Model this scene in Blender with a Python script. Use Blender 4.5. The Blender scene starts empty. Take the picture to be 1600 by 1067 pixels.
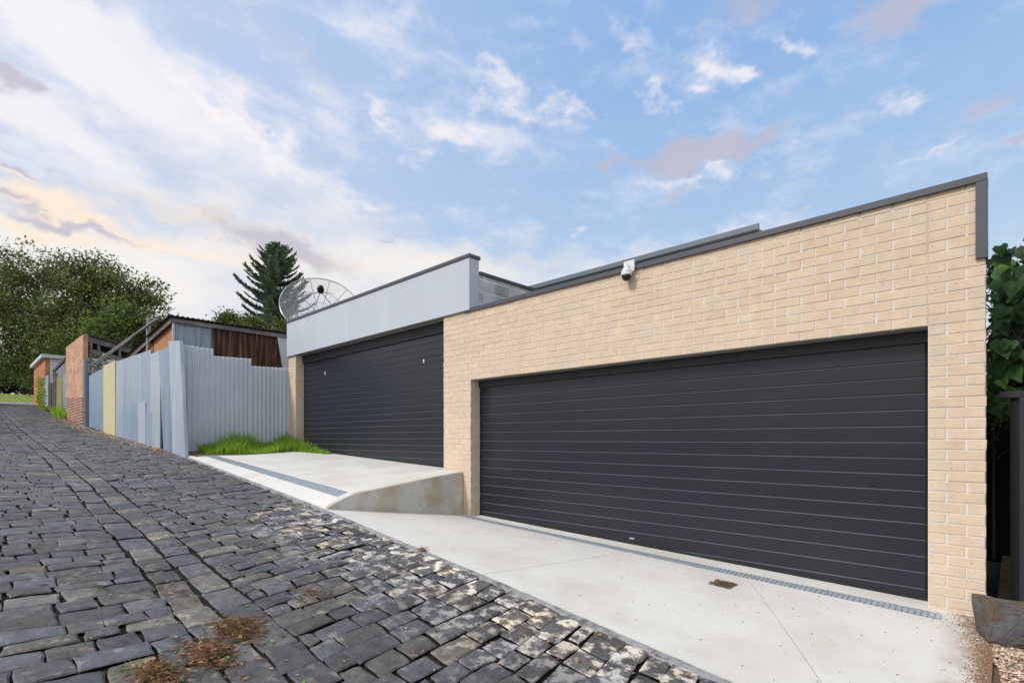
import bpy, math, random
import numpy as np
from mathutils import Vector, Matrix
random.seed(7); RS = np.random.RandomState(11)
S = bpy.context.scene; COL = S.collection
R = math.radians
# ------------------------------------------------------------------ camera
F = 815.0; HOR = 686.0; YAW = R(43.87)
cd = bpy.data.cameras.new('camera'); cam = bpy.data.objects.new('camera', cd); COL.objects.link(cam)
cd.sensor_width = 36; cd.lens = F/1600*36; cd.clip_end = 3000; cd.clip_start = .05
cam.location = (0, 0, 0); cam.rotation_euler = (R(90), 0, YAW)
cd.shift_x = 0.0; cd.shift_y = (HOR-533.5)/1600
S.camera = cam
RT = Vector((math.cos(YAW), math.sin(YAW), 0)); FW = Vector((-math.sin(YAW), math.cos(YAW), 0))
def ray(x, y):
    return (RT*((x-800)/F) + FW + Vector((0, 0, (HOR-y)/F)))
def onY(x, y, Y): d = ray(x, y); return d*(Y/d.y)
def onX(x, y, X): d = ray(x, y); return d*(X/d.x)
# ------------------------------------------------------------------ sun, sky, exposure
SUN_EL = R(44); SUN_AZ = Vector((-0.30, -1.0, 0)).normalized()
sd = bpy.data.lights.new('sun', 'SUN'); sd.energy = 2.3; sd.angle = R(12); sd.color = (1, .95, .90)
sun = bpy.data.objects.new('sun', sd); COL.objects.link(sun)
sdir = Vector((SUN_AZ.x*math.cos(SUN_EL), SUN_AZ.y*math.cos(SUN_EL), math.sin(SUN_EL)))
sun.rotation_euler = sdir.to_track_quat('Z', 'Y').to_euler(); sun.location = (0, -20, 30)
S.view_settings.view_transform = 'Standard'; S.view_settings.look = 'None'
S.view_settings.exposure = 0.10; S.view_settings.gamma = 1
W = bpy.data.worlds.new('World'); S.world = W; W.use_nodes = True
W.cycles.sampling_method = 'MANUAL'; W.cycles.sample_map_resolution = 512
def build_sky():
    nt = W.node_tree; N = nt.nodes; L = nt.links; N.clear()
    out = N.new('ShaderNodeOutputWorld'); bg = N.new('ShaderNodeBackground'); bg.inputs[1].default_value = .12
    L.new(bg.outputs[0], out.inputs[0])
    sky = N.new('ShaderNodeTexSky'); sky.sky_type = 'NISHITA'; sky.sun_disc = False
    sky.sun_elevation = SUN_EL; sky.sun_rotation = math.atan2(SUN_AZ.x, SUN_AZ.y)
    tc = N.new('ShaderNodeTexCoord'); sp = N.new('ShaderNodeSeparateXYZ'); L.new(tc.outputs['Generated'], sp.inputs[0])
    def m(op, a, b=None, c=None, clamp=False):
        n = N.new('ShaderNodeMath'); n.operation = op; n.use_clamp = clamp
        for i, v in enumerate((a, b, c)):
            if v is None: continue
            if isinstance(v, (int, float)): n.inputs[i].default_value = v
            else: L.new(v, n.inputs[i])
        return n.outputs[0]
    def mix(f, a, b):
        n = N.new('ShaderNodeMix'); n.data_type = 'RGBA'
        for sock, v in ((n.inputs[0], f), (n.inputs[6], a), (n.inputs[7], b)):
            if isinstance(v, tuple): sock.default_value = (*v, 1)
            elif isinstance(v, (int, float)): sock.default_value = v
            else: L.new(v, sock)
        return n.outputs[2]
    # azimuth measured from the -X/+Y quarter, elevation, both in radians
    cx, cy = FW.x, FW.y
    fx = m('ADD', m('MULTIPLY', sp.outputs[0], cx), m('MULTIPLY', sp.outputs[1], cy))
    sx = m('ADD', m('MULTIPLY', sp.outputs[0], RT.x), m('MULTIPLY', sp.outputs[1], RT.y))
    az = m('ARCTAN2', sx, fx); el = m('ARCSINE', sp.outputs[2])
    def ae(x, y):
        d = ray(x, y).normalized(); return math.atan2(d.dot(RT), d.dot(FW)), math.asin(d.z)
    def noise(scale, detail, rough, sy=2.6, off=0.0, dist=0.0, skew=0.0):
        cb = N.new('ShaderNodeCombineXYZ'); L.new(m('ADD', az, m('MULTIPLY', el, skew)), cb.inputs[0]); L.new(m('MULTIPLY', el, sy), cb.inputs[1]); cb.inputs[2].default_value = off
        n = N.new('ShaderNodeTexNoise'); n.inputs['Scale'].default_value = scale; n.inputs['Detail'].default_value = detail
        n.inputs['Roughness'].default_value = rough; n.inputs['Distortion'].default_value = dist
        L.new(cb.outputs[0], n.inputs['Vector']); return n.outputs['Fac']
    n1 = noise(5.5, 6, .60, 2.6, 3.1, .25, .5); n2 = noise(15, 6, .64, 1.9, 9.2, .2, .3); n3 = noise(3.0, 3, .5, 3.2, 17.5)
    az0, el0 = az, el
    w1 = noise(13, 3, .6, 1.6, 31.0); w2 = noise(13, 3, .6, 1.6, 47.0)
    az = m('ADD', az, m('MULTIPLY', m('SUBTRACT', w1, .5), .15)); el = m('ADD', el, m('MULTIPLY', m('SUBTRACT', w2, .5), .09))
    def sm(v, a, b):
        n = N.new('ShaderNodeMapRange'); n.interpolation_type = 'SMOOTHSTEP'; n.clamp = True
        for i, q in ((1, a), (2, b)): n.inputs[i].default_value = q
        L.new(v, n.inputs[0]); return n.outputs[0]
    # base: nearly white at the horizon, blue overhead and to the right
    def gray(v): return v
    K = 1/.12
    def c(r, g, b): return tuple(((q/255.0)**2.2)*K for q in (r, g, b))
    eln = m('ADD', el, m('MULTIPLY', m('SUBTRACT', n3, .5), .12))
    azr = sm(az, -.80, .35)
    top = mix(azr, c(196, 212, 240), c(146, 184, 232)); mid = mix(azr, c(206, 217, 236), c(176, 203, 233))
    low = mix(azr, c(247, 241, 234), c(218, 226, 234))
    base = mix(sm(eln, .05, .36), low, mix(sm(eln, .28, .66), mid, top))
    base = mix(.84, sky.outputs[0], base)
    wisp = sm(m('ADD', m('MULTIPLY', n1, .6), m('MULTIPLY', n2, .4)), .47, .66)
    base = mix(m('MULTIPLY', wisp, .30), base, c(240, 238, 242))
    # unseen sky overhead and behind, whitened to make its light less blue
    over = m('MAXIMUM', sm(el0, .80, 1.1), m('MULTIPLY', sm(m('ABSOLUTE', az0), 1.15, 1.7), 1.0))
    base = mix(m('MULTIPLY', over, .80), base, c(232, 234, 238))
    def blob(x, y, hx, hy, rot, soft=1.0):
        a, e = ae(x, y); a2, e2 = ae(x+20, y); a3, e3 = ae(x, y-20)
        kx = abs(a2-a)/20; ky = abs(e3-e)/20
        dx = m('MULTIPLY', m('SUBTRACT', az, a), 1/(kx*hx)); dy = m('MULTIPLY', m('SUBTRACT', el, e), 1/(ky*hx))
        # rot is clockwise in the picture
        cr, sr = math.cos(R(rot)), math.sin(R(rot))
        u = m('SUBTRACT', m('MULTIPLY', dx, cr), m('MULTIPLY', dy, sr)); v = m('ADD', m('MULTIPLY', dx, sr), m('MULTIPLY', dy, cr))
        v = m('MULTIPLY', v, hx/hy)
        r2 = m('ADD', m('MULTIPLY', u, u), m('MULTIPLY', v, v))
        return m('EXPONENT', m('MULTIPLY', r2, -1.0*soft))
    def field(blobs, nz, amp, lo, hi):
        acc = None
        for b in blobs:
            v = m('MULTIPLY', blob(*b[:5]), b[5]); acc = v if acc is None else m('MAXIMUM', acc, v)
        v = m('ADD', acc, m('MULTIPLY', m('SUBTRACT', nz, .5), amp))
        return m('MULTIPLY', sm(v, lo, hi), sm(acc, .02, .25))
    # broad veil of white cloud on the left
    veil = field([(180, 90, 420, 110, 22, .95), (330, 170, 260, 45, 27, 1.0), (80, 200, 220, 70, 15, .8), (600, 60, 200, 60, 12, .35), (700, 200, 250, 50, 5, .42)], n1, 1.15, .10, .85)
    base = mix(m('MULTIPLY', veil, .74), base, c(250, 245, 243))
    lowv = field([(560, 420, 420, 60, 0, .8), (1050, 420, 300, 40, 0, .7), (120, 420, 330, 80, 0, .9), (420, 350, 330, 60, 0, .5)], n1, .8, .08, .8)
    base = mix(m('MULTIPLY', lowv, .7), base, c(248, 241, 232))
    # wispy greyish veil
    gv = field([(420, 300, 420, 60, 8, .8), (250, 110, 200, 40, 20, .6), (470, 90, 170, 35, 25, .7)], n1, 1.2, .2, 1.1)
    base = mix(m('MULTIPLY', gv, .40), base, c(196, 204, 222))
    # small bright puffs
    puf = field([(1125, 110, 60, 32, 35, 1), (1245, 70, 38, 24, 20, .9), (800, 155, 65, 40, 20, .95), (905, 175, 55, 26, 20, .85), (1035, 155, 55, 20, 5, .8),
                 (700, 215, 90, 34, -15, .85), (985, 55, 60, 34, 20, .65), (595, 180, 42, 18, 35, .8), (1410, 148, 60, 22, 0, .8), (765, 105, 34, 18, 0, .75),
                 (1120, 270, 130, 14, -6, .75), (905, 362, 34, 10, 0, .9), (1450, 243, 110, 9, -5, .7), (1190, 350, 110, 14, -5, .6), (560, 310, 80, 12, 8, .6), (410, 190, 110, 13, 30, .8), (330, 165, 160, 16, 27, .8)], n2, 2.0, .28, 1.25)
    base = mix(m('MULTIPLY', puf, .85), base, c(246, 239, 240))
    # warm lit bands low on the left, then mauve undersides
    pe = field([(110, 335, 210, 24, 7, .9), (60, 300, 120, 18, 0, .8), (240, 382, 260, 18, 3, .7), (470, 405, 200, 20, 3, .6), (30, 262, 90, 12, 10, .7), (60, 360, 150, 14, 0, .9), (330, 345, 200, 22, 4, .55), (720, 410, 240, 20, 0, .4)], n2, .8, .08, 1.0)
    base = mix(m('MULTIPLY', pe, .85), base, c(253, 231, 206))
    dk = field([(1100, 240, 130, 26, -3, 1.25), (960, 255, 55, 13, 5, .8), (110, 350, 120, 13, 3, 1.05), (20, 125, 50, 20, 20, 1.05), (440, 385, 130, 26, 12, 1.1), (1170, 12, 110, 40, 0, .6),
                (1400, 18, 90, 50, -8, .9), (1560, 160, 90, 22, -20, .65), (1590, 215, 28, 14, 0, .9), (15, 306, 70, 9, 3, .9), (40, 258, 90, 8, 8, .8), (1045, 310, 60, 12, -20, .6),
                (1240, 335, 60, 18, 0, .5), (600, 371, 45, 6, 0, .6), (470, 75, 110, 14, 18, .45)], n2, .75, .2, .95)
    base = mix(m('MULTIPLY', dk, .80), base, c(186, 183, 198))
    L.new(base, bg.inputs[0])
build_sky()

# ------------------------------------------------------------------ helpers
class MB:
    def __init__(s): s.v = []; s.f = []; s.c = []
    def add(s, vs, fs, col=None):
        o = len(s.v); s.v.extend(vs); s.f.extend([tuple(i+o for i in f) for f in fs])
        s.c.extend([col if col else (1, 1, 1)]*len(fs))
    def box(s, x0, x1, y0, y1, z0, z1, col=None):
        s.add([(x0,y0,z0),(x1,y0,z0),(x1,y1,z0),(x0,y1,z0),(x0,y0,z1),(x1,y0,z1),(x1,y1,z1),(x0,y1,z1)],
              [(0,3,2,1),(4,5,6,7),(0,1,5,4),(1,2,6,5),(2,3,7,6),(3,0,4,7)], col)
    def hexa(s, b, t, col=None):   # bottom quad, top quad
        s.add(list(b)+list(t), [(3,2,1,0),(4,5,6,7),(0,1,5,4),(1,2,6,5),(2,3,7,6),(3,0,4,7)], col)
    def tube(s, pts, rad, n=8, caps=True, col=None):
        pts = [Vector(p) for p in pts]; rr = rad if isinstance(rad, (list, tuple)) else [rad]*len(pts)
        vs = []; fs = []; up = None
        for i, p in enumerate(pts):
            d = (pts[min(i+1, len(pts)-1)]-pts[max(i-1, 0)]).normalized()
            if up is None: up = Vector((0,0,1)) if abs(d.z) < .9 else Vector((1,0,0))
            a = d.cross(up)
            if a.length < 1e-5: a = d.cross(Vector((0,1,0)))
            a.normalize(); b = d.cross(a).normalized(); up = b.cross(d)*1.0 if False else up
            for k in range(n):
                t = 2*math.pi*k/n; vs.append(tuple(p+(a*math.cos(t)+b*math.sin(t))*rr[i]))
        for i in range(len(pts)-1):
            for k in range(n): fs.append((i*n+k, i*n+(k+1)%n, (i+1)*n+(k+1)%n, (i+1)*n+k))
        if caps: fs.append(tuple(range(n-1, -1, -1))); fs.append(tuple(range((len(pts)-1)*n, len(pts)*n)))
        s.add(vs, fs, col)
    def build(s, name, mat, parent=None, smooth=False, bevel=0):
        me = bpy.data.meshes.new(name); o = bpy.data.objects.new(name, me); COL.objects.link(o)
        off = parent_off(parent)
        V = np.array(s.v, dtype=float).reshape(-1, 3)
        if parent is None:
            loc = np.array([(V[:,0].min()+V[:,0].max())/2, (V[:,1].min()+V[:,1].max())/2, V[:,2].min()]); o.location = loc; V = V-loc
        else: V = V-off; o.parent = parent
        me.from_pydata(V.tolist(), [], s.f)
        if any(c != (1,1,1) for c in s.c[:50000:7]) or (s.c and s.c[0] != (1,1,1)):
            at = me.color_attributes.new('Col', 'FLOAT_COLOR', 'CORNER'); arr = np.ones((len(me.loops), 4), dtype=np.float32)
            tot = np.array([len(f) for f in s.f]); arr[:, :3] = np.repeat(np.array(s.c, dtype=np.float32), tot, axis=0)
            at.data.foreach_set('color', arr.ravel())
        me.materials.append(mat)
        if smooth:
            me.polygons.foreach_set('use_smooth', [True]*len(me.polygons))
        if bevel:
            b = o.modifiers.new('bevel', 'BEVEL'); b.width = bevel; b.segments = 2; b.limit_method = 'ANGLE'
        me.update(); return o
def parent_off(p):
    o = np.zeros(3)
    while p is not None: o += np.array(p.location); p = p.parent
    return o
def thing(name, label, cat, loc, group=None):
    o = bpy.data.objects.new(name, None); COL.objects.link(o); o.location = loc; o.empty_display_size = .2
    return tag(o, label, cat, group)
def tag(o, label, cat, group=None, kind=None):
    o['label'] = label; o['category'] = cat
    if group: o['group'] = group
    if kind: o['kind'] = kind
    return o
def struct(o): o['kind'] = 'structure'; return o

def mat(name, col, rough=.85, var=.15, vscale=3, detail=5, col2=None, s2=1.0, lo=.5, hi=.62, amt2=1.0, attr=False, bump=0.0, bscale=60, bdist=.004, metal=0.0, spec=.4,
        stretch=None, col3=None, s3=10, lo3=.6, hi3=.65, mask3=None, stretch2=None, bump2=0, b2scale=8):
    mt = bpy.data.materials.new(name); mt.use_nodes = True; nt = mt.node_tree; N = nt.nodes; L = nt.links
    P = N['Principled BSDF']; P.inputs['Roughness'].default_value = rough; P.inputs['Metallic'].default_value = metal
    P.inputs['Specular IOR Level'].default_value = spec
    g = N.new('ShaderNodeNewGeometry'); pos = g.outputs['Position']
    def mapped(st):
        if not st: return pos
        mp = N.new('ShaderNodeMapping'); mp.inputs['Scale'].default_value = st; L.new(pos, mp.inputs['Vector']); return mp.outputs[0]
    def nz(sc, det=5, rg=.6, st=None, seed=0):
        n = N.new('ShaderNodeTexNoise'); n.noise_dimensions = '4D'; n.inputs['W'].default_value = seed
        n.inputs['Scale'].default_value = sc; n.inputs['Detail'].default_value = det; n.inputs['Roughness'].default_value = rg
        L.new(mapped(st), n.inputs['Vector']); return n.outputs['Fac']
    def rng(v, a, b, c=0, d=1):
        n = N.new('ShaderNodeMapRange'); n.clamp = True
        for i, q in enumerate((a, b, c, d)): n.inputs[i+1].default_value = q
        L.new(v, n.inputs[0]); return n.outputs[0]
    def mx(f, a, b, blend='MIX'):
        n = N.new('ShaderNodeMix'); n.data_type = 'RGBA'; n.blend_type = blend
        for sock, v in ((n.inputs[0], f), (n.inputs[6], a), (n.inputs[7], b)):
            if isinstance(v, tuple): sock.default_value = (*v, 1)
            elif isinstance(v, (int, float)): sock.default_value = v
            else: L.new(v, sock)
        return n.outputs[2]
    c = mx(rng(nz(vscale, detail, .65, stretch, 1.3), .3, .7), tuple(q*(1-var) for q in col), tuple(q*(1+var) for q in col))
    if col2: c = mx(rng(nz(s2, 8, .62, stretch2, 5.5), lo, hi, 0, amt2), c, col2)
    if col3:
        f3 = rng(nz(s3, 8, .6, None, 8.8), lo3, hi3)
        if mask3:
            mn = N.new('ShaderNodeMath'); mn.operation = 'MULTIPLY'; L.new(f3, mn.inputs[0]); L.new(mask3(N, L, pos), mn.inputs[1]); f3 = mn.outputs[0]
        c = mx(f3, c, col3)
    if attr:
        a = N.new('ShaderNodeAttribute'); a.attribute_name = 'Col'; c = mx(1.0, c, a.outputs['Color'], 'MULTIPLY')
    L.new(c, P.inputs['Base Color'])
    if bump:
        b = N.new('ShaderNodeBump'); b.inputs['Strength'].default_value = bump; b.inputs['Distance'].default_value = bdist
        L.new(nz(bscale, 6, .65), b.inputs['Height']); last = b
        if bump2:
            b2 = N.new('ShaderNodeBump'); b2.inputs['Strength'].default_value = bump2; b2.inputs['Distance'].default_value = .03
            L.new(nz(b2scale, 3, .5, None, 3), b2.inputs['Height']); L.new(b.outputs[0], b2.inputs['Normal']); last = b2
        L.new(last.outputs[0], P.inputs['Normal'])
    return mt
def brick_mat(name, c1, c2, mortar, w=.24, h=.086, ms=.012, axis='X', split=None):
    """brick pattern in world metres; axis = horizontal axis the courses run along"""
    mt = bpy.data.materials.new(name); mt.use_nodes = True; nt = mt.node_tree; N = nt.nodes; L = nt.links
    P = N['Principled BSDF']; P.inputs['Roughness'].default_value = .9
    g = N.new('ShaderNodeNewGeometry'); sp = N.new('ShaderNodeSeparateXYZ'); L.new(g.outputs['Position'], sp.inputs[0])
    ad = N.new('ShaderNodeMath'); ad.operation = 'ADD'; L.new(sp.outputs[0], ad.inputs[0]); L.new(sp.outputs[1], ad.inputs[1])
    cb = N.new('ShaderNodeCombineXYZ'); L.new(ad.outputs[0], cb.inputs[0]); L.new(sp.outputs[2], cb.inputs[1])
    b = N.new('ShaderNodeTexBrick'); L.new(cb.outputs[0], b.inputs['Vector']); b.inputs['Scale'].default_value = 1
    b.inputs['Brick Width'].default_value = w; b.inputs['Row Height'].default_value = h; b.inputs['Mortar Size'].default_value = ms; b.inputs['Mortar Smooth'].default_value = .3
    b.inputs['Color1'].default_value = (*c1, 1); b.inputs['Color2'].default_value = (*c2, 1); b.inputs['Mortar'].default_value = (*mortar, 1)
    n = N.new('ShaderNodeTexNoise'); n.inputs['Scale'].default_value = 2.5; n.inputs['Detail'].default_value = 8
    L.new(g.outputs['Position'], n.inputs['Vector'])
    mr = N.new('ShaderNodeMapRange'); mr.inputs[1].default_value = .3; mr.inputs[2].default_value = .7; mr.inputs[3].default_value = .7; mr.inputs[4].default_value = 1.25; L.new(n.outputs['Fac'], mr.inputs[0])
    mx = N.new('ShaderNodeMix'); mx.data_type = 'RGBA'; mx.blend_type = 'MULTIPLY'; mx.inputs[0].default_value = 1
    L.new(b.outputs['Color'], mx.inputs[6]); L.new(mr.outputs[0], mx.inputs[7]); L.new(mx.outputs[2], P.inputs['Base Color'])
    bp = N.new('ShaderNodeBump'); bp.inputs['Strength'].default_value = .6; bp.inputs['Distance'].default_value = .01; bp.invert = True
    L.new(b.outputs['Fac'], bp.inputs['Height']); L.new(bp.outputs[0], P.inputs['Normal'])
    return mt

def mask_lane(N, L, pos):      # paint splashes thickest along the kerb beside the driveways
    sp = N.new('ShaderNodeSeparateXYZ'); L.new(pos, sp.inputs[0])
    a = N.new('ShaderNodeMapRange'); a.inputs[1].default_value = 1.9; a.inputs[2].default_value = 2.9; L.new(sp.outputs[1], a.inputs[0])
    b = N.new('ShaderNodeMapRange'); b.inputs[1].default_value = -7.6; b.inputs[2].default_value = -6.0; L.new(sp.outputs[0], b.inputs[0])
    m = N.new('ShaderNodeMath'); m.operation = 'MULTIPLY'; L.new(a.outputs[0], m.inputs[0]); L.new(b.outputs[0], m.inputs[1]); return m.outputs[0]

def mask_soil(N, L, pos):      # soil washed over the right hand edge of the slab
    sp = N.new('ShaderNodeSeparateXYZ'); L.new(pos, sp.inputs[0])
    a = N.new('ShaderNodeMapRange'); a.inputs[1].default_value = -.42; a.inputs[2].default_value = -.12; L.new(sp.outputs[0], a.inputs[0])
    b = N.new('ShaderNodeMapRange'); b.inputs[1].default_value = 3.2; b.inputs[2].default_value = 5.2; b.inputs[3].default_value = .55; b.inputs[4].default_value = 1.0; L.new(sp.outputs[1], b.inputs[0])
    m = N.new('ShaderNodeMath'); m.operation = 'MULTIPLY'; L.new(a.outputs[0], m.inputs[0]); L.new(b.outputs[0], m.inputs[1])
    k = N.new('ShaderNodeMath'); k.operation = 'MULTIPLY'; k.use_clamp = True; k.inputs[1].default_value = 1.8; L.new(m.outputs[0], k.inputs[0]); return k.outputs[0]
M = {}
M['stone'] = mat('bluestone', (.094, .093, .099), .52, .45, 12, 9, col2=(.30, .275, .24), s2=8, lo=.565, hi=.64, amt2=.55, attr=True, bump=.8, bscale=22, bdist=.014, bump2=.5, b2scale=9,
                 col3=(.60, .565, .51), s3=9.0, lo3=.50, hi3=.58, mask3=mask_lane, spec=.35)
M['bed'] = mat('joint_dirt', (.022, .019, .015), 1, .4, 12, col2=(.05, .06, .02), s2=2.2, lo=.6, hi=.7, bump=.7, bscale=40, bdist=.01)
M['ground'] = mat('ground', (.11, .09, .06), 1, .3, 1.5, col2=(.06, .09, .03), s2=.4, bump=.5, bscale=8, bdist=.03)
M['dirt'] = mat('brown_dirt', (.16, .10, .06), 1, .35, 10, col2=(.25, .2, .14), s2=9, lo=.5, hi=.7, bump=.8, bscale=45, bdist=.015)
M['concrete'] = mat('pale_concrete', (.68, .665, .63), .8, .06, 1.2, 8, col2=(.50, .465, .40), s2=1.5, lo=.46, hi=.80, amt2=.75, bump=.12, bscale=140, bdist=.002, spec=.3,
                    col3=(.33, .22, .12), s3=7, lo3=.30, hi3=.75, mask3=mask_soil)
M['sideconc'] = mat('stained_concrete', (.56, .55, .51), .85, .12, 5, 8, col2=(.46, .40, .28), s2=2.6, lo=.45, hi=.62, bump=.4, bscale=50, bdist=.006)
M['concrete_b'] = None
M['kerb'] = mat('mortar_strip', (.30, .30, .31), .9, .25, 14, 8, col2=(.12, .12, .12), s2=9, lo=.5, hi=.62, bump=.6, bscale=40, bdist=.01)
M['brick'] = mat('cream_brick', (.68, .54, .40), .85, .09, 9, 9, col2=(.38, .25, .15), s2=48, lo=.60, hi=.68, attr=True, bump=.6, bscale=90, bdist=.004, spec=.25, col3=(.78, .74, .68), s3=3.2, lo3=.62, hi3=.95)
M['mortar'] = mat('mortar', (.70, .67, .62), .9, .08, 40, bump=.3, bscale=120, bdist=.002)
M['coping'] = mat('charcoal_coping', (.075, .080, .095), .45, .08, 4, spec=.5)
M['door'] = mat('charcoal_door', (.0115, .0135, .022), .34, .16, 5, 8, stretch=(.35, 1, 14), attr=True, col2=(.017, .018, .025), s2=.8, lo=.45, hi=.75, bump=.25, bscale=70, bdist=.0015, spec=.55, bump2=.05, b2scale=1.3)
M['header'] = mat('charcoal_header', (.026, .028, .035), .5, .06, 4, spec=.4)
M['flash'] = mat('grey_flashing', (.15, .175, .21), .45, .08, 5, metal=.3)
M['soffit'] = mat('grey_soffit', (.20, .20, .185), .7, .1, 4)
M['fascia'] = mat('pale_grey_cladding', (.52, .56, .62), .45, .035, .8, 5, stretch=(3, 3, .3), spec=.45)
M['black'] = mat('black_plastic', (.012, .012, .013), .35, .1, 10)
M['rubber'] = mat('rubber_seal', (.02, .02, .02), .8)
M['white'] = mat('white_plastic', (.72, .72, .72), .35, .03, 10)
M['steel'] = mat('steel', (.45, .46, .48), .35, .1, 20, metal=.7)
M['grate'] = mat('galvanised_grate', (.46, .52, .58), .45, .15, 25, metal=.3)
M['grategap'] = mat('grate_channel', (.30, .33, .37), .7, .2, 20)
M['galv'] = mat('galvanised_sheet', (.54, .61, .68), .42, .09, 2.5, 8, stretch=(1, 1, .35), col2=(.50, .56, .61), s2=1.1, lo=.45, hi=.7, metal=.15, spec=.4)
M['flatsheet'] = mat('painted_flat_sheet', (.35, .415, .49), .42, .10, 2.0, 8, stretch=(3, 3, .25), col2=(.52, .58, .64), s2=1.6, lo=.5, hi=.68, amt2=.7, attr=True, metal=.2, bump=.35, bscale=3.5, bdist=.03, stretch2=(3, 1, .3))
M['yellowsheet'] = mat('pale_yellow_sheet', (.60, .55, .31), .6, .07, 3, bump=.2, bscale=4, bdist=.02)
M['olive'] = mat('olive_sheet', (.26, .23, .08), .7, .15, 3)
M['oldgalv'] = mat('old_blue_sheet', (.24, .30, .36), .5, .25, 4, 8, stretch=(4, 4, .35), col2=(.36, .42, .47), s2=3, lo=.45, hi=.65, stretch2=(3, 3, .3), metal=.2)
M['rust'] = mat('rusty_sheet', (.055, .025, .018), .8, .45, 5, 8, stretch=(4, 4, .4), col2=(.26, .12, .07), s2=4.5, lo=.48, hi=.66, stretch2=(3, 3, .25), col3=(.36, .34, .32), s3=2.6, lo3=.64, hi3=.7)
M['whitesheet'] = mat('white_sheet', (.55, .57, .59), .5, .06, 3, stretch=(3, 3, .3))
M['roofsheet'] = mat('dark_roof_sheet', (.06, .055, .05), .7, .35, 6, col2=(.12, .09, .06), s2=5)
M['pipe'] = mat('weathered_pipe', (.27, .25, .24), .55, .25, 9, metal=.3)
M['bluepost'] = mat('blue_grey_post', (.17, .22, .27), .5, .15, 5)
M['timber'] = mat('weathered_timber', (.17, .155, .145), .95, .45, 3, 8, stretch=(1, 1, 12), bump=.6, bscale=30, bdist=.01, col2=(.27, .24, .22), s2=3)
M['darkin'] = mat('interior_and_passage_black', (.01, .01, .01), 1)
M['orange'] = brick_mat('orange_brick', (.50, .21, .10), (.44, .17, .08), (.40, .19, .10), .24, .086, .006)
M['orangerender'] = mat('orange_sheet_wall', (.47, .21, .10), .8, .2, 2, 8, stretch=(3, 3, .5), col2=(.20, .11, .07), s2=2.5, lo=.52, hi=.72, stretch2=(3, 3, .4))
M['tanbrick'] = brick_mat('tan_brick', (.66, .37, .21), (.48, .23, .13), (.52, .40, .30), .30, .12, .016)
M['redbrick'] = brick_mat('red_brick', (.34, .11, .06), (.22, .07, .045), (.50, .42, .34), .30, .12, .018)
M['block'] = brick_mat('grey_block', (.42, .42, .43), (.66, .66, .66), (.80, .80, .79), .40, .2, .014)
M['sidewall'] = mat('shade_black_side_wall', (.012, .012, .012), .9, .2, 5)  # near-black base holds the passage's shade, not the wall's own colour
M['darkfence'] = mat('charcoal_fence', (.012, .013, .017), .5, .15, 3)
M['bark'] = mat('bark', (.07, .055, .042), 1, .35, 6, stretch=(3, 3, .5), bump=.8, bscale=12, bdist=.03)
def leafmat(name, col, tr=.35):
    mt = mat(name, col, .55, .25, .9, 3, attr=True, spec=.35); N = mt.node_tree.nodes; L = mt.node_tree.links
    P = N['Principled BSDF']; o = N['Material Output']; t = N.new('ShaderNodeBsdfTranslucent'); src = P.inputs['Base Color'].links[0].from_socket
    L.new(src, t.inputs[0]); ms = N.new('ShaderNodeMixShader'); ms.inputs[0].default_value = tr
    L.new(P.outputs[0], ms.inputs[1]); L.new(t.outputs[0], ms.inputs[2]); L.new(ms.outputs[0], o.inputs[0]); return mt
M['leaf'] = leafmat('leaf', (.115, .145, .038)); M['leaf2'] = leafmat('leaf_light', (.10, .15, .03)); M['pine'] = leafmat('pine_needles', (.20, .27, .16), .4)
M['grassblade'] = leafmat('grass_blade', (.36, .60, .08), .55); M['vineleaf'] = leafmat('vine_leaf', (.042, .105, .028), .3); M['limeleaf'] = leafmat('lime_leaf', (.22, .34, .04), .4)
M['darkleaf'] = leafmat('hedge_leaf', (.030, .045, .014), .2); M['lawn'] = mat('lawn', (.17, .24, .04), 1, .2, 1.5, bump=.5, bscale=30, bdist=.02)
M['asphalt'] = mat('asphalt', (.19, .18, .17), .9, .12, 2, col2=(.30, .25, .2), s2=.7, bump=.3, bscale=60)
M['litter'] = leafmat('dry_litter', (.23, .15, .09), .1)
M['gravelstone'] = mat('gravel_stone', (.34, .27, .21), .8, .2, 20, attr=True)
M['rock'] = mat('boulder', (.115, .085, .06), .85, .4, 7, 8, col2=(.13, .13, .14), s2=4, lo=.48, hi=.58, bump=1.0, bscale=18, bdist=.03)

# ------------------------------------------------------------------ terrain profile
_px = np.array([-400, -76, -62.4, -52, -47, -32.6, -26.4, -13.1, -8.8, -6.4, -4.45, -3.31, -1.24, 3, 8, 400.])
_pz = np.array([5.2, 4.75, 3.15, 2.5, 2.1, .95, .48, -.335, -.71, -.92, -1.128, -1.236, -1.48, -1.95, -2.4, -2.8])
_gx = np.linspace(-85, 12, 1940); _gz = np.interp(_gx, _px, _pz)
_k = np.hanning(61); _k /= _k.sum(); _gz = np.convolve(np.pad(_gz, 30, mode='edge'), _k, 'valid')
def lane_z(x):
    if x < -84 or x > 11: return float(np.interp(x, _px, _pz))
    return float(np.interp(x, _gx, _gz))
def cross(y):   # shallow V with its gutter between Y 1.0 and 1.5
    if y > 1.25: return -.075*(1-min(1, (y-1.25)/1.95))
    return -.075*(1-min(1, (1.25-y)/2.2))
EDGE = 3.2; D = 5.545
def floor_r(x): return float(np.interp(x, [-6.45, -.15, 3], [-1.235, -1.425, -1.55]))
def floor_l(x): return float(np.interp(x, [-13.2, -6.4], [-.255, -.545]))

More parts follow.
